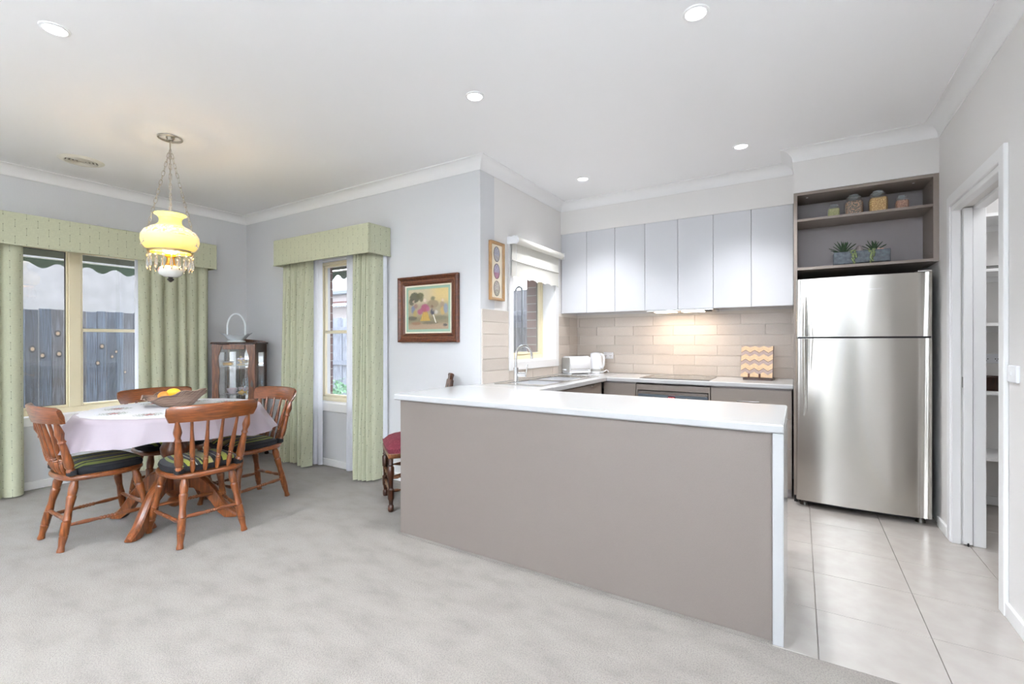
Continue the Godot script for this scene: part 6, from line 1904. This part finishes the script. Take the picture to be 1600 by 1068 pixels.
	var aw := (W - 0.222) / 2; var ah := (H - 0.222) / 2
	mat("needlework", Color(1, 1, 1), 0.9).albedo_texture = art
	var ap := sf()
	quad(ap, Vector3(-aw, -ah, 0.007), Vector3(aw, -ah, 0.007), Vector3(aw, ah, 0.007), Vector3(-aw, ah, 0.007), Vector3.BACK)
	box(ap, Vector3(-aw - 0.03, -ah - 0.03, 0.0), Vector3(aw + 0.03, ah + 0.03, 0.005))
	obj("needlework", ap, M.needlework, p)
	# tall frame with three oval miniatures
	var t := thing("oval_miniatures", "tall narrow wooden frame with three oval flower miniatures left of the kitchen window", "picture", Vector3(XK + 0.002, 1.823, -3.232), PI / 2)
	var tw := 0.205; var th := 0.485
	obj("frame", ring_frame(sf(), tw, th, [Vector2(0, 0), Vector2(0, 0.026), Vector2(0.006, 0.03), Vector2(0.018, 0.022), Vector2(0.024, 0.012)]), M.light_frame, t)
	obj("mount", bx(Vector3(-tw / 2 + 0.02, -th / 2 + 0.02, 0), Vector3(tw / 2 - 0.02, th / 2 - 0.02, 0.01)), mat("mount_cream", c8(244, 234, 214), 0.8), t)
	for k in 3:
		var ov := picture(64, 96, func(x, y):
			var n := nf.get_noise_2d(x * 5.0 + k * 300, y * 5.0)
			var n2 := nf.get_noise_2d(x * 8.0 + k * 100, y * 8.0 + 700)
			var c: Color = [c8(190, 200, 222), c8(196, 200, 216), c8(216, 220, 206)][k]
			if y > 55: c = c.lerp([c8(208, 208, 200), c8(196, 110, 130), c8(180, 190, 160)][k], 0.7)
			if n > 0.2: c = [c8(40, 40, 60), c8(150, 70, 90), c8(160, 90, 100)][k]
			if n < -0.25: c = [c8(196, 150, 110), c8(70, 84, 120), c8(70, 80, 60)][k]
			if n2 > 0.35: c = c8(246, 246, 250)
			return c)
		var om := mat("miniature_%d" % k, Color(1, 1, 1), 0.35)
		om.albedo_texture = ov
		var yc := 0.142 - k * 0.142
		var fl := sf()
		var rim := []
		for i in 32:
			var a := TAU * i / 32; var b := TAU * (i + 1) / 32
			var pa := Vector3(cos(a) * 0.043, yc + sin(a) * 0.062, 0.0115); var pb := Vector3(cos(b) * 0.043, yc + sin(b) * 0.062, 0.0115)
			tri(fl, Vector3(0, yc, 0.0115), pa, pb, Vector3.BACK, Vector2(0.5, 0.5), Vector2(0.5 + cos(a) / 2, 0.5 - sin(a) / 2), Vector2(0.5 + cos(b) / 2, 0.5 - sin(b) / 2))
			rim.append(pa)
		obj("miniature", fl, om, t)
		obj("oval_rim", tube(sf(), rim, 0.0022, 6, true), M.steel_dark, t)
	# blind over the sink: a roll, a hanging drop with one deep fold and a scalloped foot
	var b := thing("kitchen_blind", "cream fabric roller blind with scalloped hem, half raised over the sink window", "blind", Vector3(XK, 0, -3.885))
	var hl := 0.475
	obj("roll", rod(sf(), Vector3(0.072, 2.115, -hl + 0.01), Vector3(0.072, 2.115, hl - 0.03), 0.031, 20), M.blind, b)
	for s in [-1, 1]:
		obj("bracket", bx(Vector3(0.0, 2.08, s * (hl - 0.005) - 0.004), Vector3(0.105, 2.145, s * (hl - 0.005) + 0.004), 0.002), M.white, b)
	obj("end_cap", rod(sf(), Vector3(0.072, 2.115, hl - 0.03), Vector3(0.072, 2.115, hl + 0.002), 0.034, 20), M.white, b)
	var rows := []
	var sx := [0.044, 0.042, 0.04, 0.046, 0.041, 0.04, 0.04]
	var sy := [2.11, 2.03, 1.95, 1.938, 1.93, 1.86, 1.80]
	for k in 7:
		var row := []
		for i in 81:
			var f := i / 80.0
			var z := lerpf(-hl + 0.02, hl - 0.02, f)
			var y: float = sy[k]
			if k == 6: y += 0.016 * pow(absf(sin(f * PI * 6.0)), 0.7) - 0.008
			row.append(Vector3(sx[k], y, z))
		rows.append(row)
	obj("drop", grid(sf(), rows, Vector3.RIGHT, null, Vector3(-0.002, 0, 0)), M.blind, b)
	obj("batten", bx(Vector3(0.038, 1.936, -hl + 0.02), Vector3(0.05, 1.948, hl - 0.02), 0.004), M.blind, b)
	obj("pull_cord", rod(sf(), Vector3(0.085, 0.99, hl - 0.02), Vector3(0.085, 2.11, hl - 0.02), 0.0015, 6), M.white, b)

func antique_chair() -> void:
	var fwd := Vector3(-0.606, 0, 0.795)
	var c := thing("antique_chair", "carved dark antique chair with a burgundy damask seat behind the peninsula's left end", "chair", Vector3(-2.575, 0, -2.71), atan2(fwd.x, fwd.z))
	var hw := 0.19; var dp := 0.20
	var legp := [Vector2(0, 0), Vector2(0.018, 0), Vector2(0.022, 0.03), Vector2(0.021, 0.1), Vector2(0.014, 0.12), Vector2(0.018, 0.2), Vector2(0.024, 0.22), Vector2(0.024, 0.38), Vector2(0.016, 0.40), Vector2(0.019, 0.56), Vector2(0.024, 0.58), Vector2(0.025, 0.76), Vector2(0.016, 0.79), Vector2(0.023, 0.81), Vector2(0.017, 0.83), Vector2(0.02, 1.0), Vector2(0, 1)]
	for q in [[-1, 1], [1, 1], [-1, -1], [1, -1]]:
		obj("leg", turned(sf(), Vector3(q[0] * hw, 0, q[1] * dp), Vector3(q[0] * hw * 0.97, 0.42, q[1] * dp), legp, 12), M.walnut_dark, c)
	var sp := [Vector2(0, 0), Vector2(0.012, 0), Vector2(0.012, 0.12), Vector2(0.006, 0.16), Vector2(0.016, 0.3), Vector2(0.01, 0.42), Vector2(0.015, 0.5), Vector2(0.01, 0.58), Vector2(0.016, 0.7), Vector2(0.006, 0.84), Vector2(0.012, 0.88), Vector2(0.012, 1), Vector2(0, 1)]
	for yy in [0.13, 0.225]:
		for s in [-1, 1]:
			obj("stretcher", turned(sf(), Vector3(-hw, yy, s * dp), Vector3(hw, yy, s * dp), sp, 10), M.walnut, c)
			obj("stretcher", turned(sf(), Vector3(s * hw, yy + 0.02, -dp), Vector3(s * hw, yy + 0.02, dp), sp, 10), M.walnut, c)
	obj("seat_rail", bx(Vector3(-hw - 0.02, 0.385, -dp - 0.02), Vector3(hw + 0.02, 0.425, dp + 0.02), 0.006), M.walnut, c)
	var rows := []; var w := hw + 0.028; var d := dp + 0.028
	for j in 11:
		var row := []
		for i in 13:
			var u := i / 6.0 - 1.0; var v := j / 5.0 - 1.0
			var e := (1 - pow(absf(u), 3.0)) * (1 - pow(absf(v), 3.0))
			row.append(Vector3(u * w * (1.0 - 0.03 * v * v), 0.425 + 0.03 + 0.075 * pow(e, 0.55), v * d * (1.0 - 0.03 * u * u)))
		rows.append(row)
	var pad := sf()
	grid(pad, rows, Vector3.UP)
	var loop := []
	for i in 13: loop.append(rows[0][i])
	for j in range(1, 11): loop.append(rows[j][12])
	for i in range(11, -1, -1): loop.append(rows[10][i])
	for j in range(9, 0, -1): loop.append(rows[j][0])
	pad.set_smooth_group(5)
	for i in loop.size():
		var a: Vector3 = loop[i]; var b: Vector3 = loop[(i + 1) % loop.size()]
		quad(pad, a, b, Vector3(b.x * 0.96, 0.41, b.z * 0.96), Vector3(a.x * 0.96, 0.41, a.z * 0.96), Vector3(a.x, 0, a.z))
	obj("seat_pad", pad, M.burgundy, c)
	# narrow carved back with finials and pierced crest
	for s in [-1, 1]:
		obj("back_post", turned(sf(), Vector3(s * 0.095, 0.42, -dp), Vector3(s * 0.066, 0.93, -dp - 0.09), [Vector2(0, 0), Vector2(0.016, 0), Vector2(0.016, 0.2), Vector2(0.01, 0.22), Vector2(0.014, 0.5), Vector2(0.01, 0.78), Vector2(0.014, 0.8), Vector2(0.013, 1), Vector2(0, 1)], 10), M.walnut_dark, c)
		obj("finial", turned(sf(), Vector3(s * 0.066, 0.925, -dp - 0.089), Vector3(s * 0.064, 0.985, -dp - 0.099), [Vector2(0, 0), Vector2(0.013, 0), Vector2(0.012, 0.12), Vector2(0.005, 0.2), Vector2(0.006, 0.55), Vector2(0.0095, 0.75), Vector2(0.006, 0.95), Vector2(0, 1)], 10), M.walnut_dark, c)
	var keep := X
	X = Transform3D(Basis(Vector3.RIGHT, -0.174), Vector3(0, 0.42, -dp))
	var st := sf()
	var arch := [Vector2(-0.06, 0.36), Vector2(-0.045, 0.36), Vector2(-0.045, 0.395), Vector2(-0.030, 0.405), Vector2(-0.022, 0.38), Vector2(-0.022, 0.36), Vector2(-0.008, 0.36), Vector2(-0.008, 0.395), Vector2(0.0, 0.405), Vector2(0.008, 0.395), Vector2(0.008, 0.36), Vector2(0.022, 0.36), Vector2(0.022, 0.38), Vector2(0.03, 0.405), Vector2(0.045, 0.395), Vector2(0.045, 0.36), Vector2(0.06, 0.36), Vector2(0.06, 0.515)]
	var hole := []
	for i in 13:
		var a := -PI / 2 + TAU * i / 12.0
		hole.append(Vector2(cos(a) * 0.014, 0.465 + sin(a) * 0.026))
	var crest: Array = arch.duplicate()
	crest.append_array([Vector2(0.03, 0.525), Vector2(0.026, 0.56), Vector2(0.0, 0.575), Vector2(-0.026, 0.56), Vector2(-0.03, 0.525), Vector2(-0.06, 0.515)])
	prism(st, crest, -0.012, 0.012)
	obj("crest", st, M.walnut, c)
	obj("crest_medallion", prism(sf(), hole.slice(0, 12), 0.010, 0.0125), M.dark, c)
	for xx in [-0.035, 0.0, 0.035]:
		obj("back_spindle", turned(sf(), Vector3(xx, 0.06, 0), Vector3(xx, 0.37, 0), sp, 8), M.walnut_dark, c)
	obj("back_rail", bx(Vector3(-0.09, 0.04, -0.01), Vector3(0.09, 0.075, 0.01), 0.003), M.walnut_dark, c)
	X = keep
